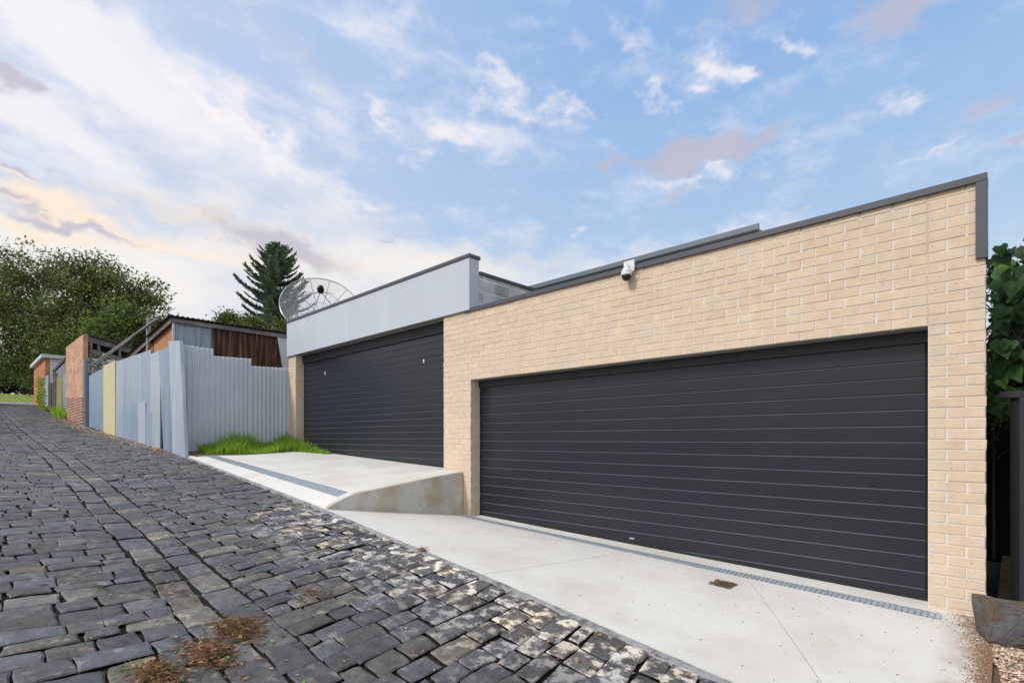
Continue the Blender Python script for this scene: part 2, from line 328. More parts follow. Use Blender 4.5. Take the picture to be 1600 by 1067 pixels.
def sheet(xs, ys, zf, name, m, skirt=0):
    mb = MB(); nx, ny = len(xs), len(ys)
    vs = [(x, y, zf(x, y)) for x in xs for y in ys]
    fs = [(i*ny+j, (i+1)*ny+j, (i+1)*ny+j+1, i*ny+j+1) for i in range(nx-1) for j in range(ny-1)]
    mb.add(vs, fs)
    return mb
gx = sorted(set(list(np.linspace(-90, 10, 201)) + [-900, -500, -300, -200, -140, -100, -80, 20, 40, 80, 200, 500, 900]))
gy = [-900, -400, -150, -60, -30, -12, -6, -3, -1.5, 0, 1.25, 3.2, 4.4, 5.6, 8, 12, 20, 40, 80, 200, 500, 900]
struct(sheet(gx, gy, lambda x, y: lane_z(x)-.22-(.35 if 3.3 < y < 12 and -14 < x < -.2 else 0)*(1 if y > 3.3 else 0), 'ground', M['ground']).build('ground', M['ground'], smooth=True))
struct(sheet(np.linspace(-53, 5, 240), np.linspace(-1.6, 3.25, 14), lambda x, y: lane_z(x)+cross(y)-.035, 'b', None).build('lane_bed', M['bed'], smooth=True))

# ------------------------------------------------------------------ cobbled lane
def cobbles():
    mb = MB()
    def stone(c, hi):    # c: four corners (x,y) counter-clockwise
        c = [Vector((p[0]+random.gauss(0, .004), p[1]+random.gauss(0, .006))) for p in c]; cen = sum(c, Vector((0, 0)))/4
        gap = random.choice((.002, .003, .005, .009))
        tilt = (random.gauss(0, .010), random.gauss(0, .010)); dz = random.gauss(0, .004)
        b = random.uniform(.72, 1.3); w = random.uniform(-.07, .08)
        if random.random() < .14: b *= 1.3; w += random.uniform(.04, .17)
        col = (b*(1+w), b*(1+w*.35), b*(1-w))
        n = 6 if hi == 2 else (4 if hi == 1 else 2)
        e0 = (c[1]-c[0]).length; e1 = (c[3]-c[0]).length
        vs = []
        ph = random.random()*50
        if n > 2:
            ts = [0.0, .045, .27, .5, .73, .955, 1.0] if n == 6 else [0, .06, .5, .94, 1.0]
            n = len(ts)-1
        else: ts = [0, .5, 1.0]
        for i, s in enumerate(ts):
            for j, t in enumerate(ts):
                p = c[0]*(1-s)*(1-t)+c[1]*s*(1-t)+c[2]*s*t+c[3]*(1-s)*t
                p = cen+(p-cen)*(1-gap/max(.05, min(e0, e1))*2)
                edge = (i in (0, n)) + (j in (0, n))
                drop = 0
                if n > 2:
                    if edge == 1: drop = .013
                    if edge == 2: drop = .022
                    if edge: p = cen+(p-cen)*(1.0 if edge == 1 else .965)
                    if not edge:
                        drop = .0025*((s-.5)**2+(t-.5)**2)*4
                        if i in (1, n-1) or j in (1, n-1): drop += random.random()*.0045
                        drop += random.gauss(0, .0017)
                    if n == 6: p = p+Vector((math.sin(ph+s*7+t*3), math.cos(ph+t*8+s*5)))*.0045
                z = lane_z(p.x)+cross(p.y)+.002+dz+(p.x-cen.x)*tilt[0]+(p.y-cen.y)*tilt[1]-drop
                vs.append((p.x, p.y, z))
        m_ = n+1
        fs = [(i*m_+j, (i+1)*m_+j, (i+1)*m_+j+1, i*m_+j+1) for i in range(n) for j in range(n)]
        mb.add(vs, fs, col)
    def hi_of(x): return 2 if x > -9 else (1 if x > -22 else 0)
    def zone(y0, y1, skew, wob):
        x = 4.5; row = 0
        prev = None
        def make_line(xx):
            k = [random.gauss(0, .014) for _ in range(12)]
            return lambda y, xx=xx, k=k: xx+skew*(y-y0)+float(np.interp((y-y0)/(y1-y0)*11, range(12), k))+wob*math.sin((y-y0)*2+xx*.3)
        prev = make_line(x)
        while x > -52.5:
            w = random.uniform(.15, .225) if x > -25 else random.uniform(.19, .27)
            nx = x-w; nl = make_line(nx)
            y = y0; first = True
            while y < y1-.02:
                l = random.uniform(.19, .37) if x > -25 else random.uniform(.28, .45)
                if first: l *= random.choice([.5, .75, 1]); first = False
                if y+l > y1-.14: l = y1-y
                j0 = y; j1 = y+l
                stone([(nl(j0), j0), (prev(j0), j0), (prev(j1), j1+random.gauss(0, .004)), (nl(j1), j1)], hi_of(x))
                y = j1
            prev = nl; x = nx
    zone(1.49, EDGE-.035, -.14, .012)
    zone(-1.5, 1.0, .03, .012)
    for (a, b) in ((1.0, 1.245), (1.245, 1.49)):
        x = 4.5
        f = lambda x, o: o+(.009 if o == a else -.009)+.012*math.sin(x*1.7+o*5)+.006*math.sin(x*5+o)
        while x > -52.5:
            l = random.uniform(.26, .42); nx = x-l
            stone([(nx, f(nx, a)), (x, f(x, a)), (x, f(x, b)), (nx, f(nx, b))], hi_of(x)); x = nx
    return struct(mb.build('lane', M['stone'], smooth=False))
cobbles()
# rough mortar strip between setts and concrete
mb = MB(); xs = np.linspace(1.2, -13.2, 260); vs = []
for x in xs:
    j = .02*math.sin(x*9)+.012*math.sin(x*23)+random.gauss(0, .006)
    for y, dz in ((EDGE-.07+j, -.012), (EDGE-.02, .004), (EDGE+.05, .003)): vs.append((x, y, lane_z(x)+dz+random.gauss(0, .002)))
mb.add(vs, [(i*3+j, i*3+j+1, (i+1)*3+j+1, (i+1)*3+j) for i in range(len(xs)-1) for j in range(2)])
struct(mb.build('mortar_edging', M['kerb'], smooth=True))

# ------------------------------------------------------------------ driveways
def rdrive_z(x, y):
    t = min(1, max(0, (y-EDGE)/(D-EDGE))); return lane_z(x)*(1-t)+floor_r(x)*t
def ldrive_z(x, y):
    t = min(1, max(0, (y-EDGE)/(D-EDGE))); w = float(np.interp(t, [0, .06, .12, .18, .26, .4, .63, 1], [0, .18, .34, .45, .51, .585, .78, 1])); return lane_z(x)*(1-w)+floor_l(x)*w
def joint_cut(mb): pass
# right driveway in three bays with thin tooled joints
JX = [(-6.44, -4.35), (-4.345, -1.62), (-1.615, -.12)]
def bay_sheet(xa, xb, ya, yb, zf, n=26, m=22, skewa=0, skewb=0, lift=.012):
    mb = MB(); vs = []
    for i in range(n+1):
        for j in range(m+1):
            y = ya+(yb-ya)*j/m; x0 = xa+skewa*(y-ya); x1 = xb+skewb*(y-ya); x = x0+(x1-x0)*i/n
            z = zf(x, y)+lift
            vs.append((x, y, z))
    mb.add(vs, [(i*(m+1)+j, (i+1)*(m+1)+j, (i+1)*(m+1)+j+1, i*(m+1)+j+1) for i in range(n) for j in range(m)])
    # skirts
    for (i0, i1) in ((0, 0), (n, n)):
        for j in range(m):
            a = vs[i0*(m+1)+j]; b = vs[i0*(m+1)+j+1]; mb.add([a, b, (b[0], b[1], b[2]-.05), (a[0], a[1], a[2]-.05)], [(0, 1, 2, 3)])
    for i in range(n):
        a = vs[i*(m+1)]; b = vs[(i+1)*(m+1)]; mb.add([a, b, (b[0], b[1], b[2]-.05), (a[0], a[1], a[2]-.05)], [(0, 1, 2, 3)])
    return mb
full = MB()
JA, JB = (.15, -.42)
for (xa, xb, sa, sb) in ((-6.44, -3.45, 0, .10), (-3.444, -.60, .10, -.62), (-.594, -.10, -.62, 0)):
    b = bay_sheet(xa, xb, EDGE+.012, D+.32, rdrive_z, skewa=sa, skewb=sb); full.v_off = len(full.v); o = len(full.v); full.v += b.v; full.f += [tuple(i+o for i in f) for f in b.f]; full.c += b.c
d = struct(full.build('driveway', M['concrete'], smooth=False)); d.data.polygons.foreach_set('use_smooth', [True]*len(d.data.polygons))
struct(bay_sheet(-13.1, -6.452, EDGE+.012, D+.32, ldrive_z, 40, 26).build('driveway', M['concrete'], smooth=True))
# retaining side of the raised driveway
mb = MB(); n = 30; vs = []
for i in range(n+1):
    y = EDGE+.03+(D-EDGE-.04)*i/n; zt = ldrive_z(-6.45, y)+.018; zb = rdrive_z(-6.45, y)-.05
    for x in (-6.56, -6.425):
        vs += [(x, y, zb), (x, y, zt)]
fs = []
for i in range(n):
    a = i*4; b = a+4
    fs += [(a+2, b+2, b+3, a+3), (a+1, a+3, b+3, b+1), (a, a+1, b+1, b)]
fs += [(0, 2, 3, 1), (n*4, n*4+1, n*4+3, n*4+2)]
mb.add(vs, fs); o = mb.build('retaining_wall', M['sideconc'], bevel=.008)
tag(o, 'stained wedge of concrete retaining the raised driveway beside the middle brick pier', 'retaining wall')
# front strip / drains
def drain(name, x0, x1, y, w, zf, label, step):
    t = thing(name, label, 'drain', ((x0+x1)/2, y, zf((x0+x1)/2, y)+.012))
    mb = MB(); n = 60; vs = []
    for i in range(n+1):
        x = x0+(x1-x0)*i/n
        for yy in (y-w/2, y+w/2): vs.append((x, yy, zf(x, yy)+.0165))
    mb.add(vs, [(i*2, (i+1)*2, (i+1)*2+1, i*2+1) for i in range(n)]); mb.build('channel', M['grategap'], t)
    mb = MB(); x = x0
    while x < x1:
        za = zf(x, y-w/2)+.022; zb = zf(x, y+w/2)+.022; ww = step*.74
        mb.add([(x, y-w/2, za), (x+ww, y-w/2, za), (x+ww, y+w/2, zb), (x, y+w/2, zb), (x, y-w/2, za-.006), (x+ww, y-w/2, za-.006), (x+ww, y+w/2, zb-.006), (x, y+w/2, zb-.006)],
               [(0, 1, 2, 3), (0, 4, 5, 1), (1, 5, 6, 2), (2, 6, 7, 3), (3, 7, 4, 0)]); x += step
    for yy in (y-w/2, y+w/2-.012):
        for i in range(40):
            a = x0+(x1-x0)*i/40; b = x0+(x1-x0)*(i+1)/40; mb.add([(a, yy, zf(a, yy)+.0245), (b, yy, zf(b, yy)+.0245), (b, yy+.012, zf(b, yy)+.0245), (a, yy+.012, zf(a, yy)+.0245)], [(0, 1, 2, 3)])
    mb.build('grate', M['grate'], t)
drain('channel_drain', -6.2, -.42, D-.19, .125, rdrive_z, 'long slatted channel drain in front of the larger right garage door', .042)
drain('channel_drain', -12.2, -6.62, EDGE+.33, .15, ldrive_z, 'blue grey channel drain across the raised left driveway near the lane', .035)

# ------------------------------------------------------------------ brick garages
def bricks(mb, rects, place, zref, uref, s=.24, h=.086, g=.008, proud=.006):
    for (u0, u1, z0, z1, ph) in rects:
        r0 = math.floor((z0-zref)/h+1e-6); r1 = math.ceil((z1-zref)/h-1e-6)
        for r in range(r0, r1):
            za = max(z0, zref+r*h+g/2); zb = min(z1, zref+(r+1)*h-g/2)
            if zb-za < .012: continue
            off = (0 if r % 2 == 0 else .5)*s+ph
            k = math.floor((u0-uref-off)/s)-1
            while True:
                a = uref+off+k*s+.0075; b = a+s-.015; k += 1
                if a > u1: break
                a = max(a, u0); b = min(b, u1); a += random.gauss(0, .002); b += random.gauss(0, .002)
                if b-a < .022: continue
                v = random.gauss(1, .020); hh = random.gauss(0, .010)
                col = (v*(1+hh), v, v*(1-hh*1.5)); e = .0035; pr = random.gauss(0, .0009)
                q = [(a, za), (b, za), (b, zb), (a, zb)]; qi = [(a+e, za+e), (b-e, za+e), (b-e, zb-e), (a+e, zb-e)]
                q = [(p[0]+random.gauss(0, .0012), p[1]+random.gauss(0, .0010)) for p in q]
                vs = [place(p[0], p[1], -proud) for p in q]+[place(p[0], p[1], -.0010+pr) for p in q]+[place(p[0], p[1], pr+.0005) for p in qi]
                mb.add(vs, [(0, 1, 5, 4), (1, 2, 6, 5), (2, 3, 7, 6), (3, 0, 4, 7), (4, 5, 9, 8), (5, 6, 10, 9), (6, 7, 11, 10), (7, 4, 8, 11), (8, 9, 10, 11)], col)
XR = -.155; X1 = -.514; X0 = -6.25; XM = -6.93; HEAD = .945; TOP = 2.035; YD = 5.75
ZR = HEAD
front = lambda u, z, d: (u, D-d, z)
# right garage
gr = thing('garage', 'cream brick garage with a wide charcoal door, the nearer and lower one', 'garage', (-3.2, D, floor_r(-3.2)))
mb = MB()
bricks(mb, [(X1+.006, XR, -1.60, TOP, 0), (X0+.0, X1-.006, HEAD, TOP, 0), (XM, X0, -1.35, 2.05, 0)], front, ZR, X1)
# reveals
RD = YD-D+.02
bricks(mb, [(D+.012, YD, -1.35, HEAD, .07)], lambda u, z, d: (X0+d, u, z), ZR, D)
bricks(mb, [(D+.012, YD, -1.60, HEAD, .07)], lambda u, z, d: (X1-d, u, z), ZR, D)
mb.build('brickwork', M['brick'], gr)
mb = MB()
p = .005
mb.box(X1, XR-p, D+p, YD, -1.65, TOP-.01); mb.box(XM+.002, X0-p, D+p, YD, -1.45, 2.045); mb.box(X0-p, X1, D+p, YD-.05, HEAD+.004, TOP-.01)
mb.build('mortar_backing', M['mortar'], gr)
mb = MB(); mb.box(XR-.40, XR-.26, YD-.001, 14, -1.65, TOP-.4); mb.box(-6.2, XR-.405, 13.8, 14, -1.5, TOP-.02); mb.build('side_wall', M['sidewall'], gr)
mb = MB(); mb.box(X0-.02, X1+.02, D+.010, YD, HEAD-.006, HEAD+.003); mb.build('lintel_plate', M['soffit'], gr)
def door(parent, x0, x1, ztop, zb0, zb1, zfirst, pitch, name='door'):
    """sectional door: shallow pressed panels with a lipped edge, its highlight painted into the face colour"""
    mb = MB(); prof = []; lips = []
    z = ztop; y = YD
    prof.append((y, ztop)); zz = zfirst
    zmin = min(zb0, zb1)-.02
    while zz > zmin:
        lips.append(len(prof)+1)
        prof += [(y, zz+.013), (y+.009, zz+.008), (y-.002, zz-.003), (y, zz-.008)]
        zz -= pitch
    prof.append((y, zmin))
    vs = []
    for (yy, z_) in prof: vs += [(x0, yy, z_), (x1, yy, z_)]
    for i in range(len(prof)-1):
        mb.add([vs[2*i], vs[2*i+1], vs[2*i+3], vs[2*i+2]], [(3, 2, 1, 0)], (6.8, 6.4, 5.2) if i in lips else (1, .9999, 1))  # lip faces carry a painted highlight in their colour
    mb.box(x0, x1, YD+.03, YD+.05, zmin, ztop)
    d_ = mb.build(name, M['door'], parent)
    mb = MB(); a = .03
    mb.hexa([(x0, YD-.008, zb0-.01), (x1, YD-.008, zb1-.01), (x1, YD+.02, zb1-.01), (x0, YD+.02, zb0-.01)], [(x0, YD-.008, zb0+a), (x1, YD-.008, zb1+a), (x1, YD+.02, zb1+a), (x0, YD+.02, zb0+a)])
    mb.build('seal', M['rubber'], d_)
    return d_
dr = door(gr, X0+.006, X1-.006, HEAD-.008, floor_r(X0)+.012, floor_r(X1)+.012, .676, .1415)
mb = MB(); hx = onY(988, 848, YD).x; mb.box(hx-.035, hx+.035, YD-.012, YD-.001, floor_r(hx)+.075, floor_r(hx)+.097); mb.build('handle', M['steel'], dr, bevel=.003)
mb = MB(); mb.box(X0+.004, X1-.004, YD-.035, YD-.013, .835, HEAD-.009); mb.build('header_flashing', M['header'], gr, bevel=.002)
mb = MB(); mb.box(X0-.14+0, XR+.008, D-.030, D+.20, TOP-.005, TOP+.055)
o = mb.build('coping', M['coping'], gr, bevel=.004)
zc = onY(1541, 403, D).z
mb = MB(); mb.box(XR-.062, XR+.0075, D-.0285, D+.19, zc, TOP-.0055); mb.build('end_trim', M['coping'], gr, bevel=.004)
# vertical control joint
mb = MB(); mb.box(X1-.005, X1+.005, D+.002, D+.01, HEAD, TOP-.006); mb.build('control_joint', mat('joint_sealant', (.55, .49, .41), .7), gr)
# roof behind the parapet
rp = onY(1186, 355, 7.5); rl = -7.6; zt = rp.z
mb = MB(); mb.hexa([(rl, 7.5, zt-.06), (rp.x, 7.5, zt-.06), (rp.x, 9.2, zt+.2), (rl, 9.2, zt+.2)], [(rl, 7.5, zt-.03), (rp.x, 7.5, zt-.03), (rp.x, 9.2, zt+.23), (rl, 9.2, zt+.23)])
rf = mb.build('roof', mat('roof_sheet', (.12, .14, .17), .4, .1, 6, metal=.3, bump=.2, bscale=9), gr)
mb = MB(); mb.box(rl, rp.x, 7.38, 7.49, zt-.18, zt-.085); mb.box(rl, rp.x+.02, 7.34, 7.365, zt-.12, zt-.075); mb.build('gutter', M['door'], rf, bevel=.006)
mb = MB(); mb.box(rl, rp.x+.03, 7.40, 7.43, zt-.07, zt+.02); mb.build('flashing', M['flash'], rf, bevel=.004)
mb = MB(); mb.box(rl, rp.x-.05, 7.52, 7.56, TOP-.3, zt-.07); mb.box(rp.x-.09, rp.x-.05, 7.561, 9.2, TOP-.3, zt-.07); mb.build('upper_wall', M['header'], gr)
# flat roof deck (keeps the interior dark)
mb = MB(); mb.box(-6.2, XR-.41, YD+.26, 13.79, TOP-.4, TOP-.35); mb.build('roof_deck', M['roofsheet'], gr)
# left garage
XL = -13.09; XP = -12.69; FT = 2.89; FB = 2.06
gl = thing('garage', 'garage with a pale grey panel parapet above its charcoal door, the farther and higher one', 'garage', (-9.8, D, floor_l(-9.8)))
mb = MB()
bricks(mb, [(XL, XP, -.45, FB, 0)], front, ZR, XP)
bricks(mb, [(D+.012, YD, -.45, FB, .07)], lambda u, z, d: (XP+d, u, z), ZR, D)
mb.build('brickwork', M['brick'], gl)
mb = MB(); bricks(mb, [(D+.012, YD, -.65, FB, .07)], lambda u, z, d: (XM-d, u, z), ZR, D); mb.build('brickwork', M['brick'], gl)
mb = MB(); mb.box(XL+.001, XP-p, D+p, YD, -.6, FB); mb.build('mortar_backing', M['mortar'], gl)
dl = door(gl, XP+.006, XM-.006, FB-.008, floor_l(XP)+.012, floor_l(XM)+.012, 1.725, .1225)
mb = MB(); mb.box(XP+.004, XM-.004, YD-.04, YD-.013, 1.86, FB-.009); mb.build('header_flashing', M['header'], gl, bevel=.002)
for (x, y) in ((508, 583), (662, 564)):
    q = onY(x, y, YD-.006); mb = MB(); mb.box(q.x-.016, q.x+.016, YD-.010, YD-.001, q.z-.035, q.z+.035); mb.build('hole_plug', M['white'], dl, bevel=.004)
q = onY(572, 716, YD); mb = MB(); mb.box(q.x-.05, q.x+.05, YD-.010, YD-.001, q.z-.02, q.z+.012); mb.build('handle', M['steel'], dl, bevel=.003)
XF = -6.23
mb = MB(); n = 3; xs_ = [XL-.01, -9.98, XF]
for i in range(2): mb.box(xs_[i]+(.003 if i else 0), xs_[i+1]-(.003 if i == 0 else 0), D-.045, D+.165, FB-.004, FT)
mb.build('parapet', M['fascia'], gl, bevel=.003)
mb = MB(); mb.box(XL-.005, XF-.01, D-.03, YD, FB-.010, FB-.0045); mb.build('soffit', M['soffit'], gl)
mb = MB(); mb.box(XL-.035, XF+.02, D-.065, D+.185, FT+.001, FT+.055); mb.build('coping', M['coping'], gl, bevel=.004)
mb = MB(); mb.box(XF-.19, XF-.012, D+.166, 13.5, 1.2, 2.665); mb.build('block_wall', M['block'], gl)
mb = MB(); mb.box(XF-.21, XF+.012, D+.187, 13.5, 2.6655, 2.715); mb.build('block_coping', M['coping'], gl, bevel=.003)
mb = MB(); mb.box(XL, XL+.1, YD+.02, 13.4, -.6, FT-.25); mb.box(XL+.101, XF-.2, 13.3, 13.4, -.6, FT-.3); mb.build('rear_wall', M['block'], gl)
mb = MB(); mb.box(XL+.11, XF-.2, D+.17, 13.2, 2.2, 2.25); mb.build('roof_deck', M['roofsheet'], gl)

# security camera on the parapet
q = onY(982, 402, D-.06)
sc = thing('security_camera', 'small white security camera fixed to the charcoal coping of the brick garage', 'security camera', (q.x, D-.03, TOP+.02))
mb = MB(); mb.box(q.x-.075, q.x+.075, D-.055, D-.032, TOP-.02, TOP+.11); mb.build('bracket', M['white'], sc, bevel=.012)
mb = MB(); mb.tube([(q.x-.01, D-.09, TOP+.01), (q.x-.01, D-.09, TOP-.02), (q.x-.01, D-.09, TOP-.075)], [.035, .058, .062], 20); mb.box(q.x-.03, q.x+.01, D-.09, D-.056, TOP-.01, TOP+.05)
mb.build('body', M['white'], sc, smooth=False, bevel=.004)
mb = MB(); mb.tube([(q.x-.01, D-.09, TOP-.0755), (q.x-.01, D-.09, TOP-.10), (q.x-.01, D-.09, TOP-.125), (q.x-.01, D-.09, TOP-.14)], [.055, .056, .042, .015], 20); mb.build('lens_dome', M['black'], sc, smooth=True)
mb = MB(); mb.tube([(q.x+.065, D-.07, TOP+.06), (q.x+.09, D-.075, TOP+.02), (q.x+.075, D-.08, TOP-.04), (q.x+.05, D-.085, TOP-.05)], .007, 8); mb.build('cable', M['white'], sc)

# ------------------------------------------------------------------ satellite dish
def dish():
    c = onY(500, 490, 8.0); e = R(30); az = Vector((-c.x, -c.y, 0)).normalized(); az = (az+Vector((.05, 0, 0))).normalized()
    n = Vector((az.x*math.cos(e), az.y*math.cos(e), math.sin(e))); u = n.cross(Vector((0, 0, 1))).normalized(); v = u.cross(n)*-1
    Rr = 1.19; dep = .36
    P = lambda r, a: c+n*(dep*(r/Rr)**2)+(u*math.cos(a)+v*math.sin(a))*r
    t = thing('satellite_dish', 'large mesh satellite dish on the roof behind the grey parapet', 'satellite dish', (c.x, c.y+.3, 2.26))
    mm = bpy.data.materials.new('dish_mesh'); mm.use_nodes = True; N = mm.node_tree.nodes; L = mm.node_tree.links
    Pp = N['Principled BSDF']; Pp.inputs['Base Color'].default_value = (.62, .62, .62, 1); tr = N.new('ShaderNodeBsdfTransparent'); ms = N.new('ShaderNodeMixShader'); ms.inputs[0].default_value = .30
    L.new(tr.outputs[0], ms.inputs[1]); L.new(Pp.outputs[0], ms.inputs[2]); L.new(ms.outputs[0], N['Material Output'].inputs[0])
    mb = MB(); nr, na = 8, 48; vs = [tuple(P(.02+Rr*i/nr, 2*math.pi*k/na)) for i in range(nr+1) for k in range(na)]
    mb.add(vs, [(i*na+k, i*na+(k+1)%na, (i+1)*na+(k+1)%na, (i+1)*na+k) for i in range(nr) for k in range(na)]); mb.build('reflector', mm, t, smooth=True)
    mb = MB(); mb.tube([P(Rr+.02, 2*math.pi*k/64) for k in range(65)], .016, 6, False)
    rim = mb.build('rim', M['steel'], t)
    for k in range(12):
        mb = MB(); mb.tube([P(.1+(Rr-.1)*i/6, 2*math.pi*(k+.5)/12)-n*.02 for i in range(7)], .011, 5); mb.build('rib', M['pipe'], t)
    mb = MB()
    for r in (.45, .8): mb.tube([P(r, 2*math.pi*k/48)-n*.02 for k in range(49)], .007, 5, False)
    mb.build('hoop', M['pipe'], t)
    fp = c+n*1.0
    for k in range(4):
        mb = MB(); mb.tube([P(Rr*.72, math.pi/4+k*math.pi/2+.3), fp], .011, 6); mb.build('feed_strut', M['pipe'], t)
    mb = MB(); mb.tube([fp-n*.04, fp, fp+n*.10, fp+n*.2, fp+n*.24], [.06, .10, .11, .08, .03], 16); mb.build('feed_horn', M['black'], t, smooth=True)
    mb = MB(); mb.tube([c-n*.05, c-n*.25], [.16, .1], 12); mb.tube([c-n*.2, (c.x-n.x*.25, c.y-n.y*.25, 2.252)], .07, 10); mb.build('mount', M['pipe'], t)
dish()

# ------------------------------------------------------------------ corrugated + sheet fences
def corr(mb, p0, p1, zt0, zt1, zb0, zb1, pitch=.098, amp=.026, lean=(0, 0), nv=2):
    """corrugated sheet between plan points p0,p1"""
    p0 = Vector(p0); p1 = Vector(p1); L_ = (p1-p0).length; d = (p1-p0)/L_; nrm = Vector((d.y, -d.x))
    n = max(2, int(L_/pitch*6)); vs = []
    for i in range(n+1):
        t = i/n; q = p0+d*(L_*t)+nrm*amp*math.sin(2*math.pi*L_*t/pitch)
        for k in range(nv):
            s = k/(nv-1); zt = zt0+(zt1-zt0)*t; zb = zb0+(zb1-zb0)*t
            vs.append((q.x+lean[0]*s, q.y+lean[1]*s, zb+(zt-zb)*s))
    mb.add(vs, [(i*nv+k, (i+1)*nv+k, (i+1)*nv+k+1, i*nv+k+1) for i in range(n) for k in range(nv-1)])
fz = lambda x: lane_z(x)
def sheetpanel(mb, x0, x1, y0, y1, zt0, zt1, zb0, zb1, th=.004, col=None, wav=.012, n=10, m=8, lean=0, xl=0):
    vs = []; ph = random.random()*9
    for i in range(n+1):
        t = i/n
        for j in range(m+1):
            s = j/m; x = x0+(x1-x0)*t+xl*s; y = y0+(y1-y0)*t; zb = zb0+(zb1-zb0)*t; zt = zt0+(zt1-zt0)*t
            vs.append((x, y+wav*math.sin(x*2.3+ph+s*2)*math.sin(s*3.1+ph*.5)+lean*s, zb+(zt-zb)*s))
    fs = [(i*(m+1)+j, (i+1)*(m+1)+j, (i+1)*(m+1)+j+1, i*(m+1)+j+1) for i in range(n) for j in range(m)]
    mb.add(vs, fs, col)
    # folded edges give the sheet thickness
    for i in (0, n):
        for j in range(m):
            a = vs[i*(m+1)+j]; b = vs[i*(m+1)+j+1]; mb.add([a, b, (b[0], b[1]+.02, b[2]), (a[0], a[1]+.02, a[2])], [(0, 1, 2, 3)], col)
    for i in range(n):
        a = vs[i*(m+1)+m]; b = vs[(i+1)*(m+1)+m]; mb.add([a, b, (b[0], b[1]+.02, b[2]), (a[0], a[1]+.02, a[2])], [(0, 1, 2, 3)], col)
XC = -13.12
cf = thing('fence', 'pale corrugated iron fence with a stepped top running back to the grey topped garage', 'fence', (XC, 4.4, -.35))
cols = [(3.22, onX(333, 545, XC).y, 2.075, 2.05), (onX(333, 545, XC).y, onX(392, 560, XC).y, 1.895, 1.92), (onX(392, 560, XC).y, D+.1, 1.75, 1.785)]
for (a, b, z0, z1) in cols:
    mb = MB(); corr(mb, (XC, a), (XC, b), z0, z1, -.5, -.45); mb.build('corrugated_sheet', M['galv'], cf, smooth=True)
for z_ in (1.4, .1): mb = MB(); mb.box(XC-.09, XC-.03, 3.3, D+.1, z_, z_+.07); mb.build('rail', M['timber'], cf)
# lane fence
lf = thing('fence', 'lane side fence patched from pale blue grey flat metal sheets', 'fence', (-18, 3.2, fz(-18)))
def px(x, Y=3.2): return onY(x, 600, Y).x
def zz(x, y, Y=3.2): return onY(x, y, Y).z
sh = M['flatsheet']
def quad_sheet(c, Y, col, name='flat_sheet', m_=None, th=.03, wav=.004):
    """sheet standing in the plane Y with the corners top-left, top-right, bottom-right, bottom-left"""
    P_ = [onY(x, y, Y) for x, y in c]; mb = MB(); n, m = 10, 8; vs = []; ph = random.random()*9
    for back in (0, 1):
        for i in range(n+1):
            for j in range(m+1):
                t, q = i/n, j/m; p_ = (P_[3].lerp(P_[2], t)).lerp(P_[0].lerp(P_[1], t), q)
                vs.append((p_.x, p_.y+wav*math.sin(p_.x*2.3+ph+q*2)*math.sin(q*3+ph*.5)+back*th, p_.z))
    k = (n+1)*(m+1); fs = [(i*(m+1)+j, (i+1)*(m+1)+j, (i+1)*(m+1)+j+1, i*(m+1)+j+1) for i in range(n) for j in range(m)]
    fs += [tuple(a+k for a in f[::-1]) for f in fs]
    for j in range(m):
        for i in (0, n): a = i*(m+1)+j; fs.append((a, a+1, a+1+k, a+k))
    for i in range(n):
        for j in (0, m): a = i*(m+1)+j; fs.append((a, a+m+1, a+m+1+k, a+k))
    mb.add(vs, fs, col); return mb.build(name, m_ or sh, lf)
def gy_(x, Y): # picture row where the plane Y meets the lane at picture column x
    d_ = ray(x, 600); X_ = d_.x*(Y/d_.y); Z_ = Y/d_.y; return HOR-(lane_z(X_)-.03)*F/Z_
for (x0, x1, y0, y1, c_, Y_) in ((180, 193, 565.5, 561, (1.02, 1.03, 1.02), 3.200), (193, 206, 561, 556.5, (.86, .92, .99), 3.207), (206, 222, 556.5, 551, (.94, .98, 1.0), 3.200), (222, 236, 551, 546, (.84, .90, .98), 3.207), (236, 250, 553, 547, (1.2, 1.17, 1.12), 3.196)):
    quad_sheet([(x0, y0), (x1, y1), (x1, gy_(x1, Y_)), (x0, gy_(x0, Y_))], Y_, c_)
quad_sheet([(248, 549), (265, 541), (272, gy_(272, 3.19)), (255, gy_(255, 3.19))], 3.188, (.66, .74, .84))
quad_sheet([(263.5, 533), (281, 532), (289.5, gy_(289, 3.15)+1), (270, gy_(270, 3.15))], 3.150, (1.12, 1.13, 1.12), 'corner_cover', th=.06)
for (x0, x1, y0, y1, c_, Y_) in ((181, 192, 634.5, 632.7, (1.0, 1.04, 1.08), 3.184), (192, 216, 632.7, 629.6, (.80, .87, .97), 3.180), (216, 226.5, 629.6, 628, (1.28, 1.24, 1.2), 3.176), (227, 238, 646, 645, (.80, .86, .95), 3.182), (238, 250, 645, 643, (1.18, 1.15, 1.12), 3.178)):
    quad_sheet([(x0, y0), (x1, y1), (x1, gy_(x1, Y_)), (x0, gy_(x0, Y_))], Y_, c_, 'patch_sheet', wav=.0015)
mb = MB(); sheetpanel(mb, px(163), px(181), 3.175, 3.175, zz(163, 571.5), zz(181, 564), fz(px(163))-.03, fz(px(181))-.03, col=None, wav=.006); mb.build('yellow_sheet', M['yellowsheet'], lf)
mb = MB(); sheetpanel(mb, px(138), px(163.5), 3.22, 3.22, zz(138, 587), zz(163, 574), fz(px(138))+.02, fz(px(163))+.02, col=(.62, .74, .86), wav=.003); gt = mb.build('gate', sh, lf)
mb = MB(); mb.tube([(px(135.5), 3.18, fz(px(135))-.05), (px(135.5), 3.18, zz(135.5, 562))], .075, 12); mb.build('gate_post', M['bluepost'], lf)
